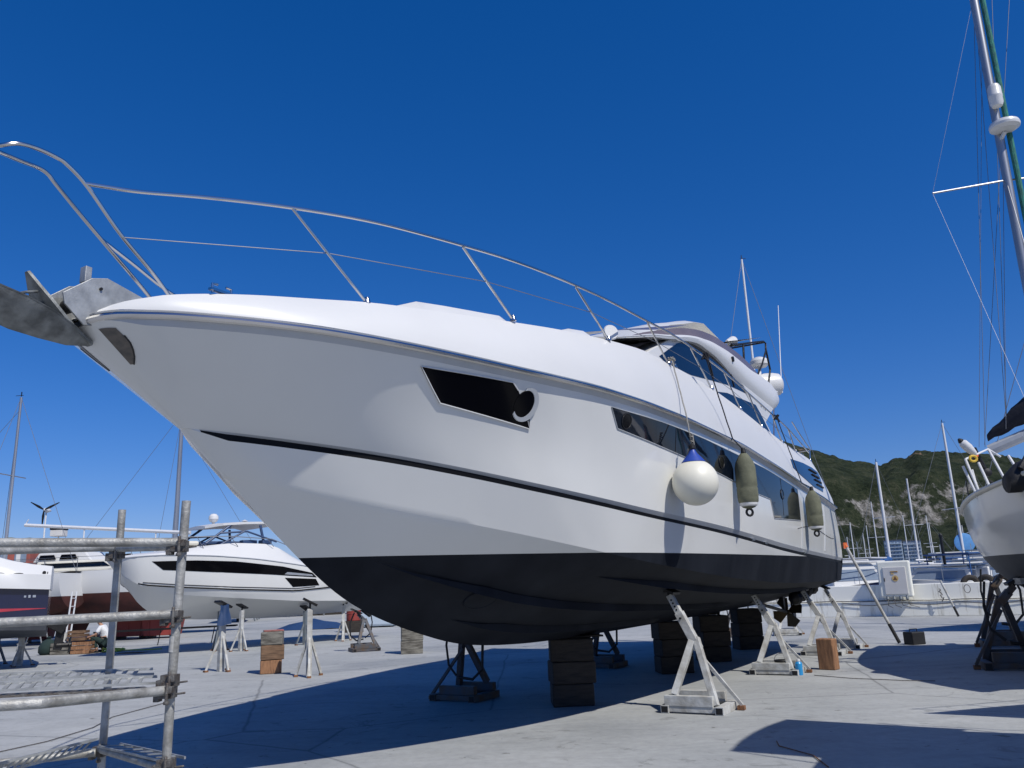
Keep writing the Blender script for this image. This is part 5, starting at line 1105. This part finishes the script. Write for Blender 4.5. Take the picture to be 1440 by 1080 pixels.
# ladder beam used as a walkway: two chords with slanting lacing
def lattice(a, b, w, name, pitch=.055, up=Vector((0,0,1))):
    a = Vector(a); b = Vector(b); d = b-a; L = d.length; x = d/L; n = int(L/pitch); m = MB()
    m.bar(a, b, .010, .012); m.bar(a+up*0+Vector(w), b+Vector(w), .010, .014); bm_ = build(m, name, 'galv', sf, world=True, smooth=0)
    m = MB()
    for k in range(n): m.bar(a+x*(k*pitch), a+x*(k*pitch+pitch*.45)+Vector(w), .020, .006)
    build(m, 'perforated_tread', 'galv', bm_, world=True, smooth=0); return bm_
lattice((-3.95,3.15,1.375),(-1.93,4.56,1.262),(-.03,.05,.028),'walkway_plank'); lattice((-4.02,3.25,1.42),(-2.0,4.66,1.30),(-.03,.05,.022),'walkway_plank')
m = MB(); m.bar((-3.98,3.20,1.345),(-2.0,4.58,1.235),.10,.012); build(m, 'plank_base', 'scafdark', sf, world=True, smooth=0)
lattice((-3.2,4.25,.77),(-2.62,5.28,.83),(.05,-.02,.06),'toe_board',.045)
lattice((-2.58,5.30,.84),(-1.90,4.58,.875),(.10,.06,.0),'toe_board',.16)
m = MB(); m.tube((-1.837,4.5,1.42),(-1.8345,4.5,1.50),.0243,18); build(m, 'paint_mark', 'paintgrey', sf, world=True)

# ------------------------------------------------------------------ boat at the right edge
rb = thing('sailing_yacht', 'white hulled yacht with grey bottom and navy sail cover at the right edge', 'sailing yacht', (9.62,13.95,0), math.atan2(-.94,-.34))
L, B = 7.6, 3.4
R = sail_rings(L,B,1.10,3.25,2.72,tr=.72,full=.62)
hull_from(R, rb, 1.86, 'gel', 'antigrey', camber=.05)
m = MB()
for s in (1,-1): m.path([(r[-1].x, s*(r[-1].y+.01), r[-1].z+.01) for r in R], .045, 8)
build(m, 'toe_rail', 'cream', rb)
m = MB(); m.prism([(1.1,0,1.4),(-1.1,0,1.4),(-.9,0,.36),(.6,0,.36)],(0,.2,0),-.5); build(m, 'keel', 'antigrey', rb, smooth=0, bevel=.04)
cabin_on(rb, 1.6, -1.7, 1.9, 2.75, 3.25, .6, 'coachroof')
inv = (Matrix.Translation((9.62,13.95,0)) @ Matrix.Rotation(math.atan2(-.94,-.34),4,'Z')).inverted()
def wp(x,y,z): return tuple(inv @ Vector((x,y,z)))
RM[rb.name] = Matrix.Translation((9.62,13.95,0)) @ Matrix.Rotation(math.atan2(-.94,-.34),4,'Z')
m = MB(); m.path([(10.33,15.5,3.2),(10.36,15.5,7.42),(10.44,15.5,13.9)], .085, 14); ms = build(m, 'mast', 'alu', rb, world=True)
m = MB(); m.path([(10.52,15.44,3.2),(10.56,15.42,9.5),(10.57,15.42,13.9)], .055, 10); build(m, 'green_sail_roll', 'ropeg', rb, world=True)
m = MB(); m.tube((8.86,15.6,9.22),(10.36,15.5,9.40),.020,8,); m.tube((10.36,15.5,9.40),(12.2,15.4,9.5),.020,8); build(m, 'spreader', 'alu', ms, world=True)
m = MB(); m.lathe([(.02,-.26),(.10,-.25),(.13,-.17),(.13,-.05),(.135,-.04),(.135,0),(.13,.01),(.13,.16),(.10,.24),(.04,.27)], (10.36,15.32,11.25),(0,0,1),20); build(m, 'radar_reflector', 'gel2', ms, world=True)
m = MB(); m.lathe([(.02,-.10),(.20,-.10),(.28,-.05),(.29,.0),(.27,.06),(.16,.12),(.02,.13)], (10.40,15.28,10.52),(0,0,1),24); m.bar((10.40,15.3,10.40),(10.38,15.45,10.30),.06,.05); build(m, 'radar_dome', 'gel2', ms, world=True)
m = MB()
for a,b,r_ in (((10.44,15.5,13.8),(8.86,15.6,9.22),.003),((8.86,15.6,9.22),(8.75,13.2,3.0),.003),((10.36,15.5,9.4),(9.1,13.0,3.0),.006),((10.44,15.5,13.8),(9.42,16.3,4.0),.006),((10.40,15.5,12.5),(9.3,16.3,4.0),.005),((11.2,15.4,13.9),(9.42,16.3,4.05),.006),((10.42,15.5,13.4),(9.75,16.0,4.4),.006),((10.40,15.5,10.0),(9.72,16.0,4.3),.006),((10.8,15.4,13.9),(9.9,16.2,4.6),.006),((10.9,15.4,13.9),(12.6,14.0,11.5),.006)):
    m.tube(a,b,r_,5)
build(m, 'rigging_wire', 'wire', rb, world=True)
m = MB(); m.tube((9.50,16.3,3.93),(11.1,15.1,4.62),.115,10); bo = build(m, 'boom', 'greyband', rb, world=True)
m = MB(); A_ = Vector((9.50,16.3,4.02)); Bp = Vector((11.3,14.95,4.85)); ax = (Bp-A_); rows = []
for k in range(19):
    q = k/18; c = A_+ax*q+Vector((0,0,.10+.10*q+.02*sin(k*1.9))); r1 = .12+.24*min(1,q*2.2); h1 = .14+.75*min(1,q*1.5)
    sd_n = Vector((-ax.y,ax.x,0)).normalized(); rows.append([c+sd_n*(r1*.55*cos(a)*(1+.08*sin(k*2.3+a*3)))+Vector((0,0,h1*(.45+.5*sin(a)+.03*sin(k*3+a*2)))) for a in [2*pi*i/14 for i in range(14)]])
m.grid(rows, True); m.add(rows[0],[tuple(range(14))]); m.add(rows[-1],[tuple(range(14))]); build(m, 'sail_cover', 'navy', bo, world=True, smooth=60)
m = MB()
for a,b in (((8.00,14.3,2.80),(7.93,14.5,3.42)),((8.08,14.35,2.83),(8.02,14.55,3.55)),((8.15,14.1,2.85),(8.10,14.3,3.45)),((8.42,13.6,3.0),(8.40,13.9,3.5)),((8.62,14.4,3.0),(8.60,14.8,3.75)),((8.30,14.8,2.85),(8.30,14.9,3.4))): m.tube(a,b,.022,8)
m.path([(8.02,14.55,3.55),(8.35,14.7,3.66),(8.60,14.8,3.75),(8.8,14.8,3.6)], .018, 8); build(m, 'stern_rail', 'aluw', rb, world=True)
m = MB(); m.path([(8.3,14.9,3.7),(8.5,14.8,3.4),(8.42,14.7,3.2),(8.55,14.6,3.05),(8.50,14.5,2.9)], .025, 6); m.path([(8.36,14.8,3.78),(8.44,14.85,3.62),(8.52,14.8,3.3)], .03, 6); m.lathe([(.03,0),(.07,.02),(.07,.10),(.03,.12)], (8.37,14.5,3.30),(0,1,0),12); build(m, 'mainsheet_tackle', 'black', rb, world=True)
t = thing('rescue_buoy', 'white rescue float with a dark cap and yellow ring clipped to the right boat rail', 'buoy', (7.98,14.3,3.6))
d = Vector((-.55,0,.62)).normalized()
m = MB(); m.lathe([(.02,-.16),(.05,-.12),(.08,.02),(.075,.14),(.04,.18)], (.0,0,.10), tuple(d), 16); build(m, 'float_body', 'gel2', t)
m = MB(); m.lathe([(.045,.16),(.05,.19),(.02,.24)], (.0,0,.10), tuple(d), 12); build(m, 'dark_cap', 'dirty', t)
m = MB(); m.path([(.03+.06*cos(a),-.02,-.08+.05*sin(a)) for a in [2*pi*i/14 for i in range(14)]], .022, 8, closed=True); build(m, 'yellow_ring', 'yellow', t)
m = MB(); m.box((.10,0,-.03),(.07,.04,.04)); build(m, 'orange_bracket', 'orange', t, smooth=0, bevel=.01)
t = thing('outboard_motor', 'small outboard motor under a black cover with a red cord on the right boat rail', 'outboard motor', (7.78,12.75,2.62))
m = MB(); rows = []
for k in range(9):
    q = k/8; x = -.18+.75*q; w_ = .15*sin(pi*min(1,.18+q*.75))+.03; hh = .20*sin(pi*min(1,.15+q*.8))+.05; rows.append([(x, w_*cos(a)*1.1, .30+.30*q+hh*sin(a)*(1+.06*sin(k*2+a*3))) for a in [2*pi*i/12 for i in range(12)]])
m.grid(rows, True); m.add(rows[0],[tuple(range(12))]); m.add(rows[-1],[tuple(range(12))]); build(m, 'black_cover', 'black', t, smooth=60)
m = MB(); m.path([(-.02,-.16,.5),(.12,-.15,.68),(.3,-.1,.80),(.55,-.05,.78)], .05, 8); build(m, 'tiller_arm', 'black', t)
m = MB(); m.path([(.20,-.20,.75),(.15,-.22,.62),(.17,-.2,.52),(.26,-.2,.50),(.30,-.2,.56)], .014, 6); build(m, 'red_cord', 'redhose', t)
# dark stands under the right boat
sr = dup(stB, (8.25,14.6,0), math.atan2(.34,-.94), 'dark A-frame stand at the near bilge of the right-hand boat', 'dark stands under the right-hand boat', (1.15,1.15,1.28))
dup(stB, (8.75,12.9,0), math.atan2(.34,-.94), 'dark A-frame stand closest to the camera under the right-hand boat', 'dark stands under the right-hand boat', (1.15,1.15,1.3))
dup(stB, (10.35,18.5,0), math.atan2(.34,-.94), 'dark stand with a weighted foot furthest back under the right-hand boat', 'dark stands under the right-hand boat', (1.1,1.1,1.45))
t = thing('steel_prop', 'thick dark steel prop rising beside the keel of the right-hand boat', 'prop', (8.75,14.4,0)); m = MB(); m.box((0,0,.7),(.20,.20,1.4)); build(m, 'column', 'standdark', t, smooth=0, bevel=.01); m = MB(); m.box((0,0,.03),(.5,.5,.06)); build(m, 'foot_plate', 'rust', t, smooth=0); m = MB(); m.box((-.1,-.1,1.42),(.5,.2,.10)); build(m, 'head_beam', 'paintgrey', t, smooth=0)

# boats just outside the right of the frame whose shadows fall into it
ob = yard_sailboat('sailing_yacht', 'white yacht with a navy bimini just outside the frame, casting the nearest shadow', (8.75,4.1,0), radians(-33), 9.6, 3.3, 0, 'antigrey', 1.8, 1.0, (3.1,3.0), rmast=.09)
m = MB(); rows = [[(x, y, 5.12+.12*(1-(y/1.0)**2)) for y in (-1.0,-.5,0,.5,1.0)] for x in (-4.0,-3.1,-2.1)]; m.grid(rows); m.grid([[(p[0],p[1],p[2]-.03) for p in r] for r in rows]); bi = build(m, 'bimini', 'navy', ob)
for x in (-4.0,-2.1):
    for s in (1,-1): m = MB(); m.tube((x,s*1.0,5.12),(x*.8-.6,s*1.0,3.0),.015,6); build(m, 'bimini_pole', 'steel', bi)
yard_sailboat('sailing_yacht', 'white yacht just outside the frame between the bimini yacht and the right boat', (11.9,7.9,0), radians(175), 9.6, 2.9, 0, 'antigrey', 1.8, 1.0, (3.25,3.0), rmast=.09)
yard_sailboat('sailing_yacht', 'sailing yacht hidden behind the right boat, its bow shadow lying by the wall', (17.3,22.3,0), radians(183), 9.6, 4.4, 9., 'antigrey', 1.8, 1.0, (3.0,2.8), rmast=.08)

# ------------------------------------------------------------------ marina beyond the wall
GM = 'sailing boats afloat beyond the wall'
def marina_boat(x, y, topz, label, rz, L=9., r=.10, mt='aluw', sprd=((.5,.8),), canopy=None, extra=None):
    t = thing('moored_sailing_boat', label, 'sailing boat', (x,y,-.35), rz, GM); R = sail_rings(L,L*.32,-.4,1.45,1.25,n=14,na=7); hull_from(R, t, -.1, 'gel2', 'blue', 'cream')
    cabin_on(t, L*.2, -L*.18, L*.17, 1.2, 1.72, .5, 'coachroof')
    mast_on(t, 0, 1.6, topz-1.25, r, sprd, [(L/2+.3,0,1.4),(-L/2,0,1.2)], mt=mt, boom=(L*.36,2.5), cover=canopy, wirer=.012)
    if extra: extra(t)
    return t
marina_boat(26.5,60,9.36,'moored sailboat with the thick blue-white mast left of the tower block',.7,11,.12,canopy='blue')
marina_boat(35.7,75,9.67,'moored sailboat whose leaning mast crosses the tower block',1.2,11,.10)
def ext(t):
    m = MB(); m.lathe([(.55,0),(.62,.03),(.62,.09),(.5,.12)], (.2,0,3.55), (-.45,-.9,.05), 24); build(m, 'blue_radar', 'skyblue', t)
    m = MB(); m.box((-1.6,0,2.6),(2.2,2.2,.06)); m.box((-2.2,-1.0,2.1),(.9,.05,1.0)); build(m, 'blue_canopy', 'blue', t, smooth=0)
    m = MB()
    for x in (-.6,-2.6):
        for y in (-1.05,1.05): m.tube((x,y,1.3),(x,y,2.6),.03,6)
    m.tube((-.6,-1.05,2.6),(-2.6,-1.05,2.6),.03,6); build(m, 'canopy_frame', 'skyblue', t)
marina_boat(29.15,55,11.21,'moored sailboat with the tallest white mast and a light blue disc',.2,10,.105,sprd=((.42,1.3),),extra=ext)
for x,y,z,lab,rz in ((41.85,85,6.9,'small moored sailboat right of the tower block',.4),(34.3,80,8.1,'moored sailboat with the mast nearest left of the thick blue-white one',.9),(39.3,95,5.8,'distant moored sailboat with a short mast above the cabinet left edge',1.3),(41.9,100,6.9,'distant moored sailboat, second short mast above the cabinet',.2),(32.0,80,6.2,'moored sailboat with a short mast right behind the leaning pole',1.0),(33.1,84,5.0,'moored sailboat with the shortest mast beside the leaning pole',2.2),(41.8,90,7.3,'moored sailboat with the mast left of the tower block centre',.5),(12.4,40.6,17.9,'moored sailboat with the very tall mast rising behind the flybridge',.3),(48.,90,6.,'moored sailboat right of the tall white mast, small',.8),(33.4,61,7.9,'moored sailboat with a thin dark mast beside the right hull',.6),(52,95,9.5,'far moored sailboat whose mast shows against the cliffs',1.1),(43.5,88,6.3,'moored sailboat with a fine mast midway along the wall',1.9)):
    marina_boat(x,y,z,lab,rz,9 if y < 90 else 8,.06 if y > 50 else .075,mt='dirty' if 'dark mast' in lab else 'aluw')
GMB = 'motor boats afloat beyond the wall'
def motor_boat(x, y, rz, L, label, hm_, cm, z1=2.6, frame=None, winmat='bwin'):
    t = thing('moored_motor_boat', label, 'motor boat', (x,y,-.35), rz, GMB); R = power_rings(L,L*.33,-.4,1.6,1.2,n=14); hull_from(R, t, -.1, hm_, 'blue')
    cabin_on(t, L*.18, -L*.28, L*.25, 1.2, z1-.35, .9, 'wheelhouse', cm, True, winmat)
    m = MB(); m.box((-L*.05,0,z1-.28),(L*.40,L*.26,.08)); build(m, 'roof', 'gel2', t, smooth=0, bevel=.03)
    m = MB(); m.path([(L*.42,0,2.2),(L*.3,L*.1,2.2),(0,L*.15,2.05),(-L*.3,L*.15,1.9)], .02, 6); m.path([(L*.42,0,2.2),(L*.3,-L*.1,2.2),(0,-L*.15,2.05),(-L*.3,-L*.15,1.9)], .02, 6)
    for x_ in (.3,.1,-.1,-.3): m.tube((L*x_,L*(.10+.05*(x_<.2)),1.4),(L*x_,L*(.10+.05*(x_<.2)),2.05),.018,6); m.tube((L*x_,-L*(.10+.05*(x_<.2)),1.4),(L*x_,-L*(.10+.05*(x_<.2)),2.05),.018,6)
    m.tube((-L*.1,0,z1-.3),(-L*.1,0,z1+.7),.02,6); build(m, 'rails_and_aerial', 'steel', t)
    if frame: m = MB(); [m.path([(a,-L*.12,1.5),(a,-L*.12,z1+.25),(a,L*.12,z1+.25),(a,L*.12,1.5)], .035, 6) for a in (-L*.15,-L*.38)]; m.box((-L*.26,0,z1+.28),(L*.26,L*.26,.05)); build(m, 'sun_awning', frame, t, smooth=0)
    return t
motor_boat(15.6,39.5,.4,7.5,'moored boat with a navy hull and white wheelhouse seen right beside the stern','navygel','gel2',2.7)
motor_boat(19.6,40.5,2.6,7.,'white moored cruiser directly right of the power cabinet','gel2','gel2',2.4)
motor_boat(23.,45,.2,8.,'white moored motor boat below the tower block, second one right of the cabinet','gel2','cream',2.5)
motor_boat(23.6,40.6,.35,10.,'white moored boat with blue awning behind the row of tyres','gel2','gel2',2.35,'blue')
motor_boat(27.5,52,1.9,7.,'small white motor boat between the cabinet and the tall white mast','gel2','gel2',2.7,'cream')
motor_boat(31,60,2.9,9.,'far white motor boat under the leaning mast','gel2','bwhite',3.3)
motor_boat(20.5,50,.9,8.,'white motor boat seen through the masts just right of the yacht stern','gel2','bwhite',3.0)
t = thing('mooring_post', 'dark upright pile standing in the water left of the blue disc', 'pile', (21.0,41.5,-.4)); m = MB(); m.tube((0,0,0),(0,0,3.6),.07,10); build(m, 'pile_shaft', 'dirty', t); m = MB(); m.lathe([(.09,3.55),(.09,3.65),(.02,3.75)], (0,0,0),(0,0,1),10); build(m, 'pile_cap', 'dirty', t)

# ------------------------------------------------------------------ buildings
def building(x, y, rz, w_, d_, h_, wallm, label, nf, nw, roofm='roofgrey', z0=-.3, cat='building', balc=False):
    t = thing('apartment_block' if h_ > 10 else 'building', label, cat, (x,y,z0), rz)
    m = MB(); m.box((0,0,h_/2),(w_,d_,h_)); build(m, 'wall', wallm, t, smooth=0)
    m = MB(); m.box((0,0,h_+.25),(w_+.6,d_+.6,.5)); build(m, 'roof', roofm, t, smooth=0)
    fh = h_/nf; ww = w_/nw
    for i in range(nf):
        for j in range(nw):
            if nf*nw > 96 and (i*nw+j) >= 96: continue
            m = MB(); m.box((-w_/2+ww*(j+.5),-d_/2-.04,fh*(i+.55)),(ww*.62,.12,fh*.42)); build(m, 'window', 'bwin', t, smooth=0)
    if balc:
        for i in range(nf): m = MB(); m.box((0,-d_/2-.5,fh*(i+.12)),(w_*.96,1.0,fh*.22)); build(m, 'balcony', wallm, t, smooth=0)
    return t
building(201.0,449,-.4,8.5,12,16.6,'bblue','left slab of the pale blue twin tower block below the hill',9,5,balc=True)
building(210.5,448,-.4,8.5,12,15.9,'bblue','right slab of the pale blue twin tower block below the hill',9,5,balc=True)
building(245,470,-.5,24,12,7,'bcream','low sand coloured block right of the twin towers',3,8)
building(262,440,-.5,16,12,9,'bwhite','white block furthest right along the far shore',3,6)
building(180,460,-.4,14,12,5.5,'bwhite','low white block left of the twin towers',2,5)
building(150,430,-.4,18,12,6.5,'bcream','sand coloured block far left on the shore behind the masts',2,6)
building(230,520,-.4,30,12,9,'bwhite','long white block on the slope above the sand coloured one',2,10)
rbld = building(-76,120,.1,15,10,9.6,'brickred','red brick building with white strips seen under the scaffold rails',3,6)
for k in range(5): m = MB(); m.box((-6+3.*k,-5.12,5.2),(.55,.1,8.4)); build(m, 'white_strip', 'bwhite', rbld, smooth=0)
building(-50,150,.0,16,12,7,'bwhite','white harbour building far behind the cream sailing yacht',2,6)
building(-100,140,.1,16,10,8.5,'bcream','sand coloured building at the far left edge of the yard',2,6)

# far yard: more boats ashore, seen through the gaps
GF = 'boats ashore at the back of the yard'
def far_power(x, y, rz, L, hm_, label):
    t = thing('laid_up_boat', label, 'motor boat', (x,y,0), rz, GF); R = power_rings(L,L*.3,.7,2.5,2.1,n=14); hull_from(R, t, 1.3, hm_, 'antired'); cabin_on(t, L*.15,-L*.2,L*.2,2.1,2.9,.9,'cabin','gel2')
    m = MB()
    for x_ in (-.3,0,.25):
        for s in (1,-1): m.tube((L*x_,s*L*.11,1.2),(L*x_,s*L*.15,0),.05,6)
    build(m, 'props', 'standblue', t)
    m = MB(); m.box((0,0,.36),(L*.4,.3,.7)); build(m, 'keel_block', 'wooddark', t, smooth=0)
for a in ((-14.5,62,.3,8,'gel2','white laid-up boat seen beneath the black-windowed cruiser'),(-9.5,70,2.9,9,'gel2','white laid-up boat beyond the red oil drum'),(-26,66,.2,10,'gel2','large white laid-up boat behind the cream sailing yacht'),(-19,74,1.0,8,'navygel','dark blue laid-up boat far back below the cruiser stern'),(-36,60,2.8,9,'gel2','white laid-up boat at the back left behind the scaffold'),(-13,90,.1,9,'gel2','most distant white laid-up boat in the gap under the bow'),(-47,72,.4,10,'gel2','white laid-up boat at the far left edge of the yard'),(-18.5,56,1.8,7,'gel2','small white boat ashore below the cruiser, end-on')): far_power(*a)
t = thing('oil_drum', 'red oil drum standing on a crate past the white cruiser stern', 'drum', (-7.0,35.5,.45)); m = MB(); m.lathe([(.28,0),(.30,.02),(.30,.28),(.315,.30),(.30,.32),(.30,.58),(.315,.6),(.30,.62),(.30,.86),(.28,.88)], (0,0,0),(0,0,1),20); build(m, 'drum_body', 'red', t)
block((-7.0,35.5,0),(.8,.7,.45),.2,'wooddark','dark timber block under the red oil drum','timber blocks standing free')
t = thing('storage_tank', 'pale blue grey upright tank beyond the red oil drum', 'tank', (-6.6,39.5,0)); m = MB(); m.box((0,0,1.0),(1.6,1.4,1.9)); build(m, 'tank_body', 'bblue', t, smooth=0, bevel=.1); m = MB(); m.lathe([(.2,1.95),(.2,2.05),(.05,2.1)], (0,0,0),(0,0,1),14); build(m, 'lid', 'dirty', t)
t = thing('tarpaulin', 'blue tarpaulin heap on the ground below the cruiser stern', 'tarpaulin', (-9.8,40,0)); m = MB(); m.grid([[(1.6*(i/6-.5)*2, .9*(j/5-.5)*2, max(.01,.45*sin(pi*i/6)*sin(pi*j/5)+.06*sin(i*3+j*2))) for i in range(7)] for j in range(6)]); build(m, 'sheet', 'bluefr', t, smooth=60)
# a thin dark line, a cord and a cable on the ground
for pts,mt_,lab in (([(-6.3,10.0,.012),(-5.97,10.9,.012),(-5.9,11.9,.012),(-6.1,12.85,.012),(-5.9,14.5,.012)],'scafdark','thin dark line trailing across the concrete at the lower left'),
                    ([(2.68,7.9,.012),(2.72,8.4,.012),(2.55,8.9,.012),(2.60,9.15,.012)],'rust','thin rusty cord lying at the edge of the near right shadow'),
                    ([(4.9,14.6,.012),(5.3,14.0,.012),(5.9,13.5,.012),(6.3,13.3,.012)],'scafdark','thin dark cable running right from the blue can')):
    m = MB(); m.path(pts, .006, 6); r = thing('cable', lab, 'cable', pts[0]); build(m, 'cord', mt_, r, world=True)
